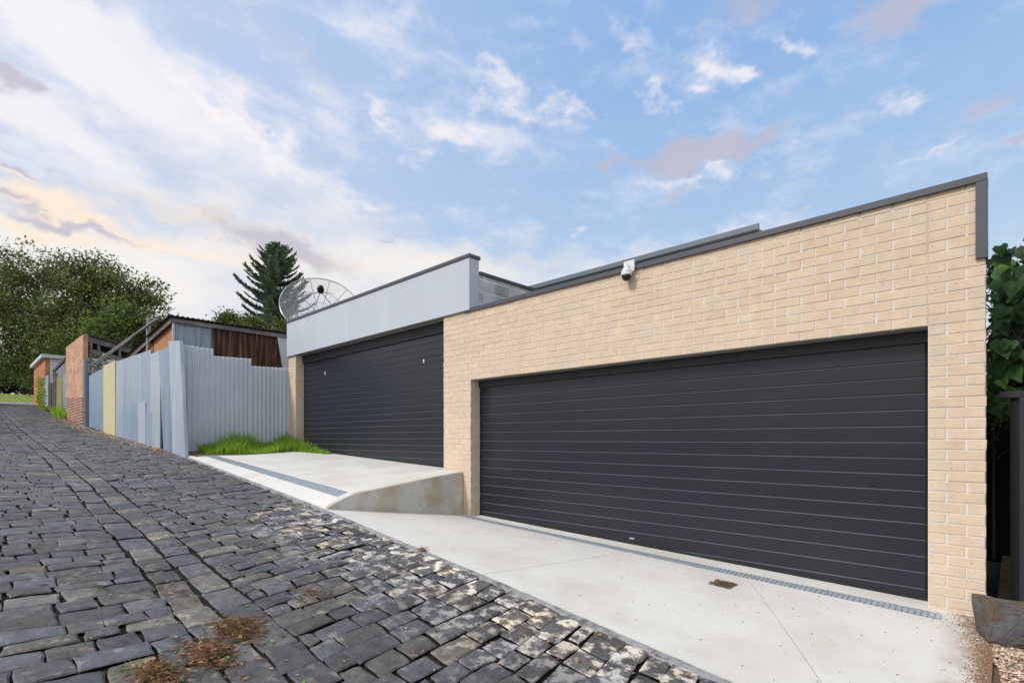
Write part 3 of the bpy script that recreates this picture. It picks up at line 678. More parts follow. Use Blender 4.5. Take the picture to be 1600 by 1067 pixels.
# pipe rail frame
pf = thing('pipe_frame', 'rusty steel pipe frame standing above the patched metal fence', 'pipe frame', (-20, 3.32, fz(-20)))
for (x, yt) in ((232, 496), (164, 552)):
    q = onY(x, yt, 3.32); mb = MB(); mb.tube([(q.x, 3.32, fz(q.x)), (q.x, 3.32, q.z)], .055 if x > 200 else .06, 10); mb.build('post', M['pipe'], pf)
for (xa, ya, xb, yb) in ((142, 571, 246, 498), (150, 570, 206, 528)):
    a = onY(xa, ya, 3.26); b = onY(xb, yb, 3.26); mb = MB(); mb.tube([a, b], .028 if xa == 150 else .034, 8); mb.build('rail', M['pipe'], pf)
q = onY(146, 574, 3.32); mb = MB(); mb.tube([(q.x, 3.32, fz(q.x)), (q.x, 3.32, q.z)], .045, 8); mb.build('post', M['pipe'], pf)

# ------------------------------------------------------------------ sheds
# corrugated shed behind the fence
XS = -14.5
s1 = thing('shed', 'patchwork shed with rusty corrugated wall and orange side behind the pale fence', 'shed', (-17, 5, fz(-17)))
ys0 = 3.42; y333 = onX(333, 520, XS).y; y440 = onX(437, 520, XS).y
mb = MB(); corr(mb, (XS, ys0), (XS, y333), 2.86, 2.86, -.3, -.3, .12, .016); mb.build('blue_sheet', M['oldgalv'], s1, smooth=True)
mb = MB(); corr(mb, (XS-.02, y333-.03), (XS-.02, 7.2), 2.86, 2.86, -.3, -.3, .13, .030); mb.build('rusty_sheet', M['rust'], s1, smooth=True)
a = onX(433, 520, XS+.04).y; b = onX(446, 572, XS+.04).y
mb = MB(); mb.add([(XS+.04, a, 2.82), (XS+.04, a+.55, 2.82), (XS+.04, b+.55, .8), (XS+.04, b, 1.5), ], [(0, 3, 2, 1)]); mb.add([(XS+.02, a, 2.82), (XS+.04, a, 2.82), (XS+.04, b, 1.5), (XS+.02, b, 1.5)], [(0, 1, 2, 3)]); mb.build('white_sheet', M['whitesheet'], s1)
mb = MB(); n = 12; X2 = -19.6
zr = lambda x: 2.93+(x-XS)*.082
mb.hexa([(X2, ys0, .0), (XS-.03, ys0, -.3), (XS-.03, ys0+.1, -.3), (X2, ys0+.1, 0)], [(X2, ys0, zr(X2)-.06), (XS-.03, ys0, zr(XS)-.06), (XS-.03, ys0+.1, zr(XS)-.06), (X2, ys0+.1, zr(X2)-.06)])
mb.build('orange_wall', M['orangerender'], s1)
mb = MB(); vs = []; ny = 150
for j in range(ny+1):
    y = ys0-.16+5.5*j/ny; dz = .014*math.sin(2*math.pi*y/.11)
    for x in (XS+.14, X2-.1): vs += [(x, y, zr(x)+dz), (x, y, zr(x)+dz-.02)]
mb.add(vs, [f for j in range(ny) for f in ((j*4, j*4+4, j*4+6, j*4+2), (j*4+1, j*4+3, j*4+7, j*4+5), (j*4, j*4+1, j*4+5, j*4+4))])
mb.build('roof', M['roofsheet'], s1)
mb = MB(); mb.hexa([(X2-.1, ys0-.10, zr(X2)-.17), (XS+.05, ys0-.10, zr(XS)-.15), (XS+.05, ys0-.06, zr(XS)-.15), (X2-.1, ys0-.06, zr(X2)-.17)], [(X2-.1, ys0-.10, zr(X2)-.03), (XS+.05, ys0-.10, zr(XS)-.03), (XS+.05, ys0-.06, zr(XS)-.03), (X2-.1, ys0-.06, zr(X2)-.03)]); mb.build('barge_board', M['timber'], s1)
mb = MB(); mb.box(XS+.03, XS+.07, ys0-.08, 7, 2.78, 2.88); mb.build('eave_board', M['timber'], s1)
mb = MB(); mb.box(XS-.02, XS+.03, ys0-.06, ys0-.01, -.3, 2.83); mb.build('corner_trim', M['whitesheet'], s1)

# tan brick wall + weathered timber shed
q0 = onY(103, 543, 3.3); q1 = onY(130, 522, 3.3)
XT = q1.x; XB = q0.x
bw = thing('brick_wall', 'tall tan brick wall with a red brick base beside the lane', 'wall', ((XT+XB)/2, 3.4, fz((XT+XB)/2)))
zb = lambda x: lane_z(x)+(.95 if True else 0)
mb = MB(); mb.hexa([(XB, 3.3, fz(XB)+1.0), (XT, 3.3, fz(XT)+1.15), (XT, 3.46, fz(XT)+1.15), (XB, 3.46, fz(XB)+1.0)], [(XB, 3.3, q0.z), (XT, 3.3, q1.z), (XT, 3.46, q1.z), (XB, 3.46, q0.z)]); mb.build('brickwork', M['tanbrick'], bw)
mb = MB(); mb.hexa([(XB, 3.28, fz(XB)-.2), (XT+.01, 3.28, fz(XT)-.2), (XT+.01, 3.48, fz(XT)-.2), (XB, 3.48, fz(XB)-.2)], [(XB, 3.28, fz(XB)+.999), (XT+.01, 3.28, fz(XT)+1.149), (XT+.01, 3.48, fz(XT)+1.149), (XB, 3.48, fz(XB)+.999)]); mb.build('base', M['redbrick'], bw)
ts = thing('timber_shed', 'weathered grey timber shed with open slatted gable beside the tan brick wall', 'shed', (XT-2, 5, fz(XT)))
yA = 3.50; yB = onX(216, 545, XT).y; zA = onX(131, 523, XT).z; zB = onX(216, 546, XT).z
ztf = lambda y: zA+(zB-zA)*(y-yA)/(yB-yA)
mb = MB()
rows = [0, .26, .62, .93, 1.12]   # boards below the roof line with open gaps
def board(y0, y1, d0, d1, x=XT, th=.03):
    mb.hexa([(x-th, y0, ztf(y0)-d1), (x, y0, ztf(y0)-d1), (x, y1, ztf(y1)-d1), (x-th, y1, ztf(y1)-d1)], [(x-th, y0, ztf(y0)-d0), (x, y0, ztf(y0)-d0), (x, y1, ztf(y1)-d0), (x-th, y1, ztf(y1)-d0)])
yE = 8.5
board(yA-.04, yE, .03, .27); board(yA+.1, yE, .55, .75); board(yA, yE, 1.0, 1.2, XT+.01)
for k in range(9): board(yA-.02+random.random()*.05, yE, 1.24+k*.2, 1.42+k*.2, XT+random.uniform(-.01, .01))
mb.build('cladding', M['timber'], ts)
for yy in (yA+.02, yA+.28, yA+1.0, yA+1.6, yA+2.3, yA+3.2):
    mb = MB(); mb.box(XT-.13, XT-.035, yy, yy+.09, fz(XT), ztf(yy)-.04); mb.build('stud', M['timber'], ts)
mb = MB(); mb.hexa([(XT-4, yA-.05, zA), (XT+.12, yA-.05, zA), (XT+.12, yE, ztf(yE)), (XT-4, yE, ztf(yE))], [(XT-4, yA-.05, zA+.04), (XT+.12, yA-.05, zA+.04), (XT+.12, yE, ztf(yE)+.04), (XT-4, yE, ztf(yE)+.04)]); mb.build('roof', M['roofsheet'], ts)
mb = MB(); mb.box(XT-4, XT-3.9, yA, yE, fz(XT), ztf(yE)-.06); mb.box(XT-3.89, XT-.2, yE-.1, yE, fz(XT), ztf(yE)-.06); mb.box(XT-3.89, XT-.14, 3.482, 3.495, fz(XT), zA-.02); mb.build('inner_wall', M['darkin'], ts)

# low patched fence between brick wall and orange shed
lf2 = thing('fence', 'low ragged fence of olive, blue and timber panels near the orange brick shed', 'fence', (-38, 3.4, fz(-38)))
for (a, b, ya, yb, m_, yo) in ((96.5, 104, 586, 582, sh, 3.38), (88.5, 97, 590, 584, M['olive'], 3.36)):
    mb = MB(); sheetpanel(mb, px(a, 3.36), px(b, 3.36), yo, yo, zz(a, ya, 3.36), zz(b, yb, 3.36), fz(px(a))-.03, fz(px(b))-.03, col=(.45, .6, .75) if m_ is sh else None); mb.build('panel', m_, lf2)
for (a, yt, w) in ((84.5, 577, .16), (87.5, 583, .09)):
    mb = MB(); x = px(a, 3.36); mb.box(x-w, x+w, 3.30, 3.42, fz(x)-.05, zz(a, yt, 3.36)); mb.build('post', M['timber'], lf2)
mb = MB(); mb.box(px(76.5, 3.36), px(81, 3.36), 3.34, 3.40, fz(-42), zz(79, 599, 3.36)); mb.build('panel', mat('brown_board', (.06, .035, .03)), lf2)
mb = MB(); mb.box(px(70.5, 3.36), px(76, 3.36), 3.33, 3.38, fz(-46), zz(73, 588, 3.36)); mb.build('panel', mat('pale_blue_panel', (.28, .34, .42)), lf2)
a = onY(86, 578, 3.36); b = onY(103, 560, 3.36); mb = MB(); mb.tube([a, b], .09, 6); mb.build('brace', M['timber'], lf2)
# orange brick shed
os_ = thing('brick_shed', 'small orange brick shed with white roof trim at the top of the lane', 'shed', (px(60, 3.4), 5, fz(-50)))
xa = px(53, 3.4); xb = px(70.5, 3.4); za = zz(53, 575, 3.4); zb_ = zz(70.5, 559, 3.4)
mb = MB(); mb.hexa([(xa, 3.4, fz(xa)-.4), (xb, 3.4, fz(xb)-.4), (xb, 3.6, fz(xb)-.4), (xa, 3.6, fz(xa)-.4)], [(xa, 3.4, za), (xb, 3.4, zb_), (xb, 3.6, zb_), (xa, 3.6, za)])
ye = onX(78, 600, xb).y
mb.box(xb-.2, xb-.001, 3.601, ye, fz(xb)-.3, zb_-.02); mb.build('wall', M['orange'], os_)
mb = MB(); mb.box(xb-.2, xb, ye+.002, ye+4, fz(xb)-.3, zb_-.03); mb.build('white_wall', M['whitesheet'], os_)
mb = MB(); mb.hexa([(xa-.3, 3.2, za), (xb+.2, 3.2, zb_), (xb+.2, ye+4.2, zb_), (xa-.3, ye+4.2, za)], [(xa-.3, 3.2, za+.22), (xb+.2, 3.2, zb_+.22), (xb+.2, ye+4.2, zb_+.22), (xa-.3, ye+4.2, za+.22)]); mb.build('roof', M['whitesheet'], os_)

# ------------------------------------------------------------------ street beyond the lane
def flat(x0, x1, y0, y1, z0, z1): mb = MB(); mb.add([(x0, y0, z0), (x1, y0, z1), (x1, y1, z1), (x0, y1, z0)], [(0, 1, 2, 3)]); return mb
struct(flat(-62, -52.2, -60, 60, 3.02, 2.52).build('street', M['asphalt']))
struct(sheet(np.linspace(-100, -62.3, 40), np.linspace(-60, 60, 12), lambda x, y: lane_z(x)+.03, 'l', None).build('lawn', M['lawn'], smooth=True))
mb = MB(); mb.box(-62.3, -62.0, -60, 60, 2.5, 3.20); struct(mb.build('kerb', M['concrete']))

# ------------------------------------------------------------------ foliage
def leaves(mb, pts, size, aspect=.6, colf=None, up=.3, rs=RS):
    """small folded leaf faces scattered at pts"""
    n = len(pts); pts = np.asarray(pts)
    d = rs.normal(size=(n, 3)); d /= np.linalg.norm(d, axis=1)[:, None]
    e = rs.normal(size=(n, 3)); e[:, 2] += up; e -= d*(e*d).sum(1)[:, None]; e /= np.linalg.norm(e, axis=1)[:, None]
    s = size*rs.uniform(.6, 1.35, n)[:, None]
    a = pts-d*s; b = pts+e*s*aspect; c = pts+d*s; f = pts-e*s*aspect
    V = np.stack([a, b, c, f], 1).reshape(-1, 3); o = len(mb.v)
    mb.v.extend(map(tuple, V.tolist())); mb.f.extend([(o+4*i, o+4*i+1, o+4*i+2, o+4*i+3) for i in range(n)])
    k = rs.uniform(.6, 1.4, n) if colf is None else colf(pts)*rs.uniform(.75, 1.25, n); h = rs.normal(0, .08, n)
    mb.c.extend([(float(k[i]*(1+h[i])), float(k[i]), float(k[i]*(1-h[i]))) for i in range(n)])
def tree(name, label, base, height, blobs, nleaf, size, lm, limbs=9, trunk_r=.3, clump=.9, per=60, crown_from=.35, group=None):
    """blobs: list of (center, radii) in world; leaves grow in clumps near their surfaces"""
    t = thing(name, label, 'tree', base, group)
    base = Vector(base); mb = MB()
    top = base+Vector((0, 0, height*.75)); mid = base+Vector((random.uniform(-.4, .4), random.uniform(-.3, .3), height*crown_from))
    mb.tube([base-Vector((0, 0, .3)), base+Vector((0, 0, .6)), mid, top], [trunk_r*1.35, trunk_r, trunk_r*.75, trunk_r*.2], 10)
    tips = []
    for i in range(limbs):
        c, r = blobs[i % len(blobs)]; tgt = Vector(c)+Vector((random.uniform(-.7, .7)*r[0], random.uniform(-.7, .7)*r[1], random.uniform(-.2, .7)*r[2]))
        s = mid.lerp(top, random.uniform(0, .5)); m1 = s.lerp(tgt, .5)+Vector((random.uniform(-.5, .5), random.uniform(-.5, .5), .5))
        mb.tube([s, m1, tgt], [trunk_r*.45, trunk_r*.25, .04], 6)
        for k in range(4):
            q = tgt+Vector((random.uniform(-.6, .6)*r[0], random.uniform(-.6, .6)*r[1], random.uniform(-.2, .7)*r[2])); mb.tube([m1.lerp(tgt, .6), q], [.07, .02], 4)
    mb.build('trunk', M['bark'], t)
    mb = MB(); vol = [r[0]*r[1]*r[2] for c, r in blobs]; tot = sum(v**.67 for v in vol)
    for (c, r), v in zip(blobs, vol):
        nc = int(nleaf*(v**.67)/tot/per)
        for _ in range(nc):
            d = RS.normal(size=3); d /= np.linalg.norm(d); rad = RS.uniform(.45, 1.08)
            lump = 1+.20*math.sin(5.3*d[0]+3*d[2]+c[0])+.16*math.sin(8.1*d[2]-4*d[1]+c[1])
            if math.sin(7*d[0]+c[2]*3)+math.sin(9*d[2]+c[0])+math.sin(6*d[1]) > 1.35: continue
            cc = np.array(c)+d*np.array(r)*rad*lump
            q = RS.normal(size=(per, 3))*np.array([clump, clump, clump*.45]); q[:, 2] -= .18*np.hypot(q[:, 0], q[:, 1])
            br = RS.choice([.45, .7, 1.0, 1.5, 2.0])*RS.uniform(.85, 1.15)
            leaves(mb, cc+q, size, .55, (lambda p, br=br: np.full(len(p), br)))
    mb.build('crown', lm, t)
    return t
def wp(x, y, Z): d = ray(x, y); return tuple(d*Z)
def blobpx(x, y, Z, rx, rz, ry=None):
    k = Z/F; return (wp(x, y, Z), (rx*k, (ry or rx)*k, rz*k))
T = []
Z = 62
def gz(p): return lane_z(p[0])
b1 = wp(55, 600, Z); b1 = (b1[0], b1[1], 4.6)
tree('broadleaf_tree', 'big dense broadleaf tree at the far left end of the lane', b1, 19, [blobpx(40, 430, Z, 62, 38), blobpx(75, 460, Z, 60, 60), blobpx(10, 500, Z, 70, 70), blobpx(60, 530, Z, 60, 50), blobpx(-50, 470, Z, 70, 70), blobpx(30, 570, Z, 60, 35)], 34000, .17, M['leaf'], 14, .55)
Z = 56
b2 = wp(139, 600, Z); b2 = (b2[0], b2[1], 4.2)
tree('broadleaf_tree', 'tall spreading tree with a forked dark trunk above the timber shed', b2, 15, [blobpx(150, 425, Z, 42, 26), blobpx(185, 455, Z, 55, 30), blobpx(120, 470, Z, 45, 50), blobpx(215, 475, Z, 32, 20), blobpx(165, 510, Z, 60, 30), blobpx(95, 520, Z, 45, 40)], 24000, .16, M['leaf'], 22, .5, clump=.75)
Z = 47
b3 = wp(190, 600, Z); b3 = (b3[0], b3[1], lane_z(b3[0]))
tree('broadleaf_tree', 'bright green bushy tree rising just behind the timber shed roof', b3, 9, [blobpx(205, 500, Z, 40, 26), blobpx(175, 525, Z, 40, 30), blobpx(240, 512, Z, 26, 16), blobpx(225, 535, Z, 40, 22)], 14000, .14, M['leaf2'], 8, .3, clump=.7)
Z = 54
b4 = wp(45, 618, Z); b4 = (b4[0], b4[1], 4.0)
tree('sapling', 'slim pale sapling on the lawn beside the orange brick shed', b4, 4.2, [blobpx(45, 585, Z, 9, 20)], 900, .09, M['leaf2'], 4, .05, clump=.35, per=30)
# dark understorey, one shrub after another
for i, (x, y, rx, rz) in enumerate(((10, 590, 34, 26), (62, 588, 34, 30), (118, 560, 40, 50), (-40, 590, 40, 30))):
    Zs = 74; b = wp(x, 612, Zs); b = (b[0], b[1], 4.7)
    lab = ['dark shrub filling the shade under the big tree at the left edge', 'dark shrub directly behind the slim sapling', 'dark tall bush behind the orange brick shed', 'dark shrub at the outermost left of the lawn'][i]
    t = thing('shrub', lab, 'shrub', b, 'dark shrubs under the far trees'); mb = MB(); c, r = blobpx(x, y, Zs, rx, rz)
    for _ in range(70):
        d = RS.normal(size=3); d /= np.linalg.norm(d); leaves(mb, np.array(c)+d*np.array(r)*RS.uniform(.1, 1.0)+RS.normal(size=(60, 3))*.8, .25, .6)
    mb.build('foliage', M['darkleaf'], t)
    mb = MB(); mb.tube([b, (c[0], c[1], c[2])], [.15, .05], 6); mb.build('stem', M['bark'], t)

def norfolk():
    Z = 44; k = Z/F; top = Vector(wp(431, 381, Z)); bz = lane_z(top.x); base = Vector((top.x, top.y, bz))
    t = thing('norfolk_pine', 'tall conical pine with tiered branches behind the corrugated shed', 'tree', base)
    mb = MB(); mb.tube([base, (top.x, top.y, (bz+top.z)/2), top-Vector((0, 0, .2))], [.34, .2, .03], 10); mb.build('trunk', M['bark'], t)
    fo = MB(); br = MB(); z = top.z-.15; lv = 0
    while z > top.z-11:
        dpt = top.z-z; L_ = .18+4.3*(1-math.exp(-dpt/3.6)); L_ *= random.uniform(.72, .92); nb = 6; a0 = random.random()*6
        for i in range(nb):
            a = a0+2*math.pi*i/nb+random.uniform(-.2, .2); l = L_*random.uniform(.8, 1.12); pts = []
            rise = max(.06, .50-.065*dpt)
            for s in np.linspace(0, 1, 7):
                pts.append(Vector((top.x+math.cos(a)*l*s, top.y+math.sin(a)*l*s, z+l*(rise*s-.10*math.sin(s*3.1)+.16*s**3))))
            br.tube(pts, [.035*(1-.8*i_/6)+.006 for i_ in range(7)], 5, False)
            m_ = int(l*60)
            for q in range(m_):
                s = .12+.88*(q/m_)**.8; p = pts[0].lerp(pts[-1], s); idx = s*6; i0 = min(5, int(idx)); p = pts[i0].lerp(pts[i0+1], idx-i0)
                w = (.24+.36*math.sin(min(1, (1-s)*1.5+.18)*1.5))*min(1, .5+l*.3)
                side = random.choice((-1, 1))
                dv = Vector((-math.sin(a)*side, math.cos(a)*side, 0))*w*random.uniform(.3, 1)+Vector((math.cos(a), math.sin(a), 0))*w*.35+Vector((0, 0, random.uniform(0, .16)))
                e = p+dv; wd = Vector((0, 0, .035)); wl = Vector((math.cos(a), math.sin(a), 0))*.035
                kk = random.uniform(.55, 1.4)
                fo.add([tuple(p-wl), tuple(p+wl), tuple(e+wl*.7+wd), tuple(e-wl*.7+wd)], [(0, 1, 2, 3)], (kk*.95, kk, kk))
                fo.add([tuple(p-wd), tuple(p+wd), tuple(e+wd*1.7), tuple(e-wd*.2)], [(0, 1, 2, 3)], (kk*.95, kk, kk))
        z -= .42+.03*dpt; lv += 1
    br.build('branches', M['bark'], t); fo.build('foliage', M['pine'], t)
norfolk()
# low trees behind the shed roof
for (x, y, rx, rz, lab) in ((395, 512, 30, 16, 'low green bush showing under the conical pine'), (445, 518, 26, 16, 'dark green bush low behind the pine trunk'), (358, 503, 16, 10, 'small pale bush left of the conical pine')):
    Zb = 36; c, r = blobpx(x, y, Zb, rx, rz); b = (c[0], c[1], lane_z(c[0])); t = thing('shrub', lab, 'shrub', b, 'bushes behind the rusty shed'); mb = MB()
    for _ in range(45):
        d = RS.normal(size=3); d /= np.linalg.norm(d); leaves(mb, np.array(c)+d*np.array(r)*RS.uniform(.2, 1.0)+RS.normal(size=(50, 3))*.25, .10, .6)
    mb.build('foliage', M['leaf'], t)
    mb = MB(); mb.tube([b, (b[0], b[1], c[2])], [.2, .08], 8); mb.build('stem', M['bark'], t)

# grass clump by the left pier
def blades(mb, n, region, hmin, hmax, zf, lean=.35, w=.006):
    for _ in range(n):
        x, y, s = region(); h = random.uniform(hmin, hmax)*s; a = random.random()*6.28; l = h*random.uniform(.1, lean)*1.6
        z = zf(x, y); dx, dy = math.cos(a)*l, math.sin(a)*l; b = random.random()*6.28; wx, wy = math.cos(b)*w, math.sin(b)*w
        k = random.uniform(.55, 1.35); c = (k*random.uniform(.8, 1.15), k, k*.8)
        if random.random() < .12: c = (1.5*k, .95*k, 1.6*k)
        elif random.random() < .3: c = (c[0]*.6, c[1]*.65, c[2]*.6)
        mb.add([(x-wx, y-wy, z-.02), (x+wx, y+wy, z-.02), (x+dx*.35+wx*.8, y+dy*.35+wy*.8, z+h*.6), (x+dx*.35-wx*.8, y+dy*.35-wy*.8, z+h*.6), (x+dx, y+dy, z+h)], [(0, 1, 2, 3), (3, 2, 4)], c)
mb = MB()
def reg():
    while True:
        t = random.random(); y = 3.55+2.0*t; wd = .55+.45*math.sin(t*3.0)
        u = random.random()**1.2; x = XC+.05+u*wd*1.05
        if random.random() < .9: return x, y, (1-.6*u)*(.75+.3*math.sin(y*5+x*3))
gzf = lambda x, y: ldrive_z(x, y)+.01
blades(mb, 5200, reg, .26, .56, gzf, .6)
def reg2(): u = random.random(); return XC+.5+u*1.6, 5.50+random.random()*.16-.35*(1-u)*random.random(), .8*(1-u)+.12
blades(mb, 1300, reg2, .18, .42, gzf, .55)
tag(mb.build('grass_clump', M['grassblade']), 'thick bright green grass growing at the foot of the corrugated fence', 'grass', kind='stuff')
mb = MB(); blades(mb, 500, lambda: (random.uniform(px(88, 3.2), px(102, 3.2)), 3.0+random.random()*.35, 1), .25, .6, lambda x, y: lane_z(x), .6, .015)
tag(mb.build('grass_clump', M['grassblade']), 'small tuft of grass beside the tan brick wall up the lane', 'grass', kind='stuff')
mb = MB()
pt = np.array([(px(x_, 3.2), 3.15+random.random()*.2, lane_z(px(x_, 3.2))+random.random()**1.5*2.0) for x_ in [random.gauss(63, 3) for _ in range(500)]]); leaves(mb, pt, .10, .4)
tag(mb.build('weeds', M['limeleaf']), 'straggly weeds against the orange brick shed wall', 'weeds', kind='stuff')

# soil under the clump
mb = MB(); vs = []
for i in range(25):
    y = 3.3+2.3*i/24
    for x, dz in ((XC, .05), (XC+.45+.25*math.sin(y*1.6), .03), (XC+.75+.35*math.sin((y-3.3)*1.4), .013)): vs.append((x, y, ldrive_z(x, y)+dz))
mb.add(vs, [(i*3+j, i*3+j+1, (i+1)*3+j+1, (i+1)*3+j) for i in range(24) for j in range(2)]); struct(mb.build('soil', M['dirt'], smooth=True))
# rubble and litter strip along the foot of the lane fence
mb = MB()
for _ in range(900):
    x = random.uniform(-34, -13.2); y = 3.2-abs(random.gauss(0, .22)); s = random.uniform(.01, .035); z = lane_z(x)+cross(y)
    a = random.random()*3; c, s_ = math.cos(a)*s, math.sin(a)*s; k = random.uniform(.6, 1.8)
    mb.hexa([(x-c, y-s_, z), (x+s_, y-c, z), (x+c, y+s_, z), (x-s_, y+c, z)], [(x-c*.6, y-s_*.6, z+s*.6), (x+s_*.6, y-c*.6, z+s*.6), (x+c*.6, y+s_*.6, z+s*.6), (x-s_*.6, y+c*.6, z+s*.6)], (k, k*.9, k*.8))
tag(mb.build('rubble', M['gravelstone']), 'loose rubble and leaf litter along the foot of the patched fence', 'rubble', kind='stuff')

# leaf litter piles on the setts
def litter(x, y, rad, n, label, col=None):
    d = ray(x, y)
    t_ = 3.0
    for _ in range(30):
        p_ = d*t_; zt_ = lane_z(p_.x)+cross(p_.y); t_ = t_*(zt_/p_.z)
    c = d*t_; mb = MB()
    for _ in range(n):
        r = abs(random.gauss(0, rad*.75)); a = random.random()*6.28; x_ = c.x+math.cos(a)*r*1.25; y_ = c.y+math.sin(a)*r*.75
        hgt = max(0, .045*(1-r/rad/1.3)); z_ = lane_z(x_)+cross(y_)+.008+random.random()*hgt
        a = random.random()*6.28; k = random.uniform(.25, 1.9); cl = (k*1.1, k*.95, k*.85)
        if random.random() < .06: cl = (.6, 2.2, .6)
        if random.random() < .8:
            l = random.uniform(.02, .075); w = .0013; dx, dy = math.cos(a)*l, math.sin(a)*l; dz = random.uniform(-.012, .02)
            mb.add([(x_-dy*w/l, y_+dx*w/l, z_), (x_+dy*w/l, y_-dx*w/l, z_), (x_+dx, y_+dy, z_+dz+.002), (x_+dx*.5, y_+dy*.5, z_+dz*.5+.006)], [(0, 1, 2), (0, 2, 3), (1, 3, 2)], cl)
        else:
            l = random.uniform(.012, .03); w = l*.4; dx, dy = math.cos(a), math.sin(a); tz = random.uniform(-.01, .012)
            mb.add([(x_-dx*l, y_-dy*l, z_), (x_-dy*w, y_+dx*w, z_+tz+.003), (x_+dx*l, y_+dy*l, z_+.004), (x_+dy*w, y_-dx*w, z_-tz+.003)], [(0, 1, 2, 3)], cl)
    tag(mb.build('leaf_litter', M['litter']), label, 'leaf litter', kind='stuff')
litter(375, 985, .14, 1300, 'heap of dry twigs and leaves on the cobbles, the upper of the foreground ones')
litter(330, 1022, .14, 1100, 'heap of dry twigs on the cobbles, the middle of the foreground ones')
litter(247, 1058, .12, 1100, 'heap of dry twigs on the cobbles at the bottom of the photo')
litter(265, 925, .17, 60, 'thin scatter of brown leaves on the cobbles left of the gutter')
litter(485, 930, .14, 90, 'dry twigs round a small weed right of the gutter')
litter(660, 862, .05, 60, 'little red leaf cluster at the edge of the driveway')
# scattered single leaves everywhere
mb = MB()
for _ in range(520):
    x = random.uniform(-9, -.6); y = random.uniform(.3, 3.15); z = lane_z(x)+cross(y)+.008; l = random.uniform(.010, .028); w = l*random.uniform(.25, .5); a = random.random()*6.28; dx, dy = math.cos(a), math.sin(a); k = random.uniform(.5, 2.2)
    mb.add([(x-dx*l, y-dy*l, z), (x-dy*w, y+dx*w, z+.006), (x+dx*l, y+dy*l, z+.003), (x+dy*w, y-dx*w, z+.002)], [(0, 1, 2, 3)], (k*1.2, k, k*.8) if random.random() > .12 else (.5, 2, .4))
for _ in range(170):
    x = random.uniform(-6.2, -.2)+0; y = random.uniform(EDGE+.1, D-.05); x = -.2-abs(random.gauss(0, 1.6)) if random.random() < .6 else x
    if x < -6.3: continue
    z = rdrive_z(x, y)+.013; l = random.uniform(.004, .014); w = l*random.uniform(.25, .5); a = random.random()*6.28; dx, dy = math.cos(a), math.sin(a); k = random.uniform(.3, 1.2)
    mb.add([(x-dx*l, y-dy*l, z), (x-dy*w, y+dx*w, z+.004), (x+dx*l, y+dy*l, z+.002), (x+dy*w, y-dx*w, z+.002)], [(0, 1, 2, 3)], (k*1.1, k, k*.9))
for _ in range(160):
    x = -6.25+abs(random.gauss(0, .16)); y = D-.02-abs(random.gauss(0, .05)); z = rdrive_z(x, y)+.013; l = random.uniform(.006, .018); w = l*.4; a = random.random()*6.28; dx, dy = math.cos(a), math.sin(a); k = random.uniform(.2, 1.2)
    mb.add([(x-dx*l, y-dy*l, z), (x-dy*w, y+dx*w, z+.005), (x+dx*l, y+dy*l, z+.003), (x+dy*w, y-dx*w, z+.002)], [(0, 1, 2, 3)], (k*1.2, k*.9, k*.8))
tag(mb.build('fallen_leaves', M['litter']), 'tiny fallen leaves scattered over the cobbles and pale concrete', 'fallen leaves', kind='stuff')
# weeds in the joints
for (x, y, lab) in ((470, 938, 'small green weed in a cobble joint beside dry twigs'), (160, 922, 'light green fallen sprig on the cobbles'), (190, 1050, 'small green weed in a cobble joint near the bottom edge')):
    d = ray(x, y); t_ = 3.0
    for _ in range(30): p_ = d*t_; t_ = t_*((lane_z(p_.x)+cross(p_.y))/p_.z)
    c = np.array(d*t_); mb = MB(); leaves(mb, c+RS.normal(size=(70, 3))*np.array([.03, .03, .008])+np.array([0, 0, .015]), .007, .5); tag(mb.build('weed', M['leaf2']), lab, 'weed', kind='stuff')
# leaf filled floor grate
d = ray(1130, 915); t_ = 3.5
for _ in range(30): p_ = d*t_; t_ = t_*(rdrive_z(p_.x, p_.y)/p_.z)
c = d*t_; t = thing('drain_grate', 'small square floor drain clogged with brown leaves on the pale concrete', 'drain', (c.x, c.y, c.z))
mb = MB(); s = .10
for k in range(9): mb.hexa(*[[(c.x-s+k*.0222, c.y-s, rdrive_z(c.x, c.y-s)+o), (c.x-s+k*.0222+.010, c.y-s, rdrive_z(c.x, c.y-s)+o), (c.x-s+k*.0222+.010, c.y+s, rdrive_z(c.x, c.y+s)+o), (c.x-s+k*.0222, c.y+s, rdrive_z(c.x, c.y+s)+o)] for o in (.012, .019)])
mb.build('bars', M['pipe'], t)
mb = MB()
for _ in range(420):
    x = c.x+random.uniform(-s, s); y = c.y+random.uniform(-s, s); z = rdrive_z(x, y)+.016+random.random()*.012; l = random.uniform(.006, .018); w = .004; a = random.random()*6.28; dx, dy = math.cos(a), math.sin(a); k = random.uniform(.3, 1.4)
    mb.add([(x-dx*l, y-dy*l, z), (x-dy*w, y+dx*w, z+.003), (x+dx*l, y+dy*l, z+.003), (x+dy*w, y-dx*w, z)], [(0, 1, 2, 3)], (k, k*.9, k*.75))
mb.build('clogging_leaves', M['litter'], t)

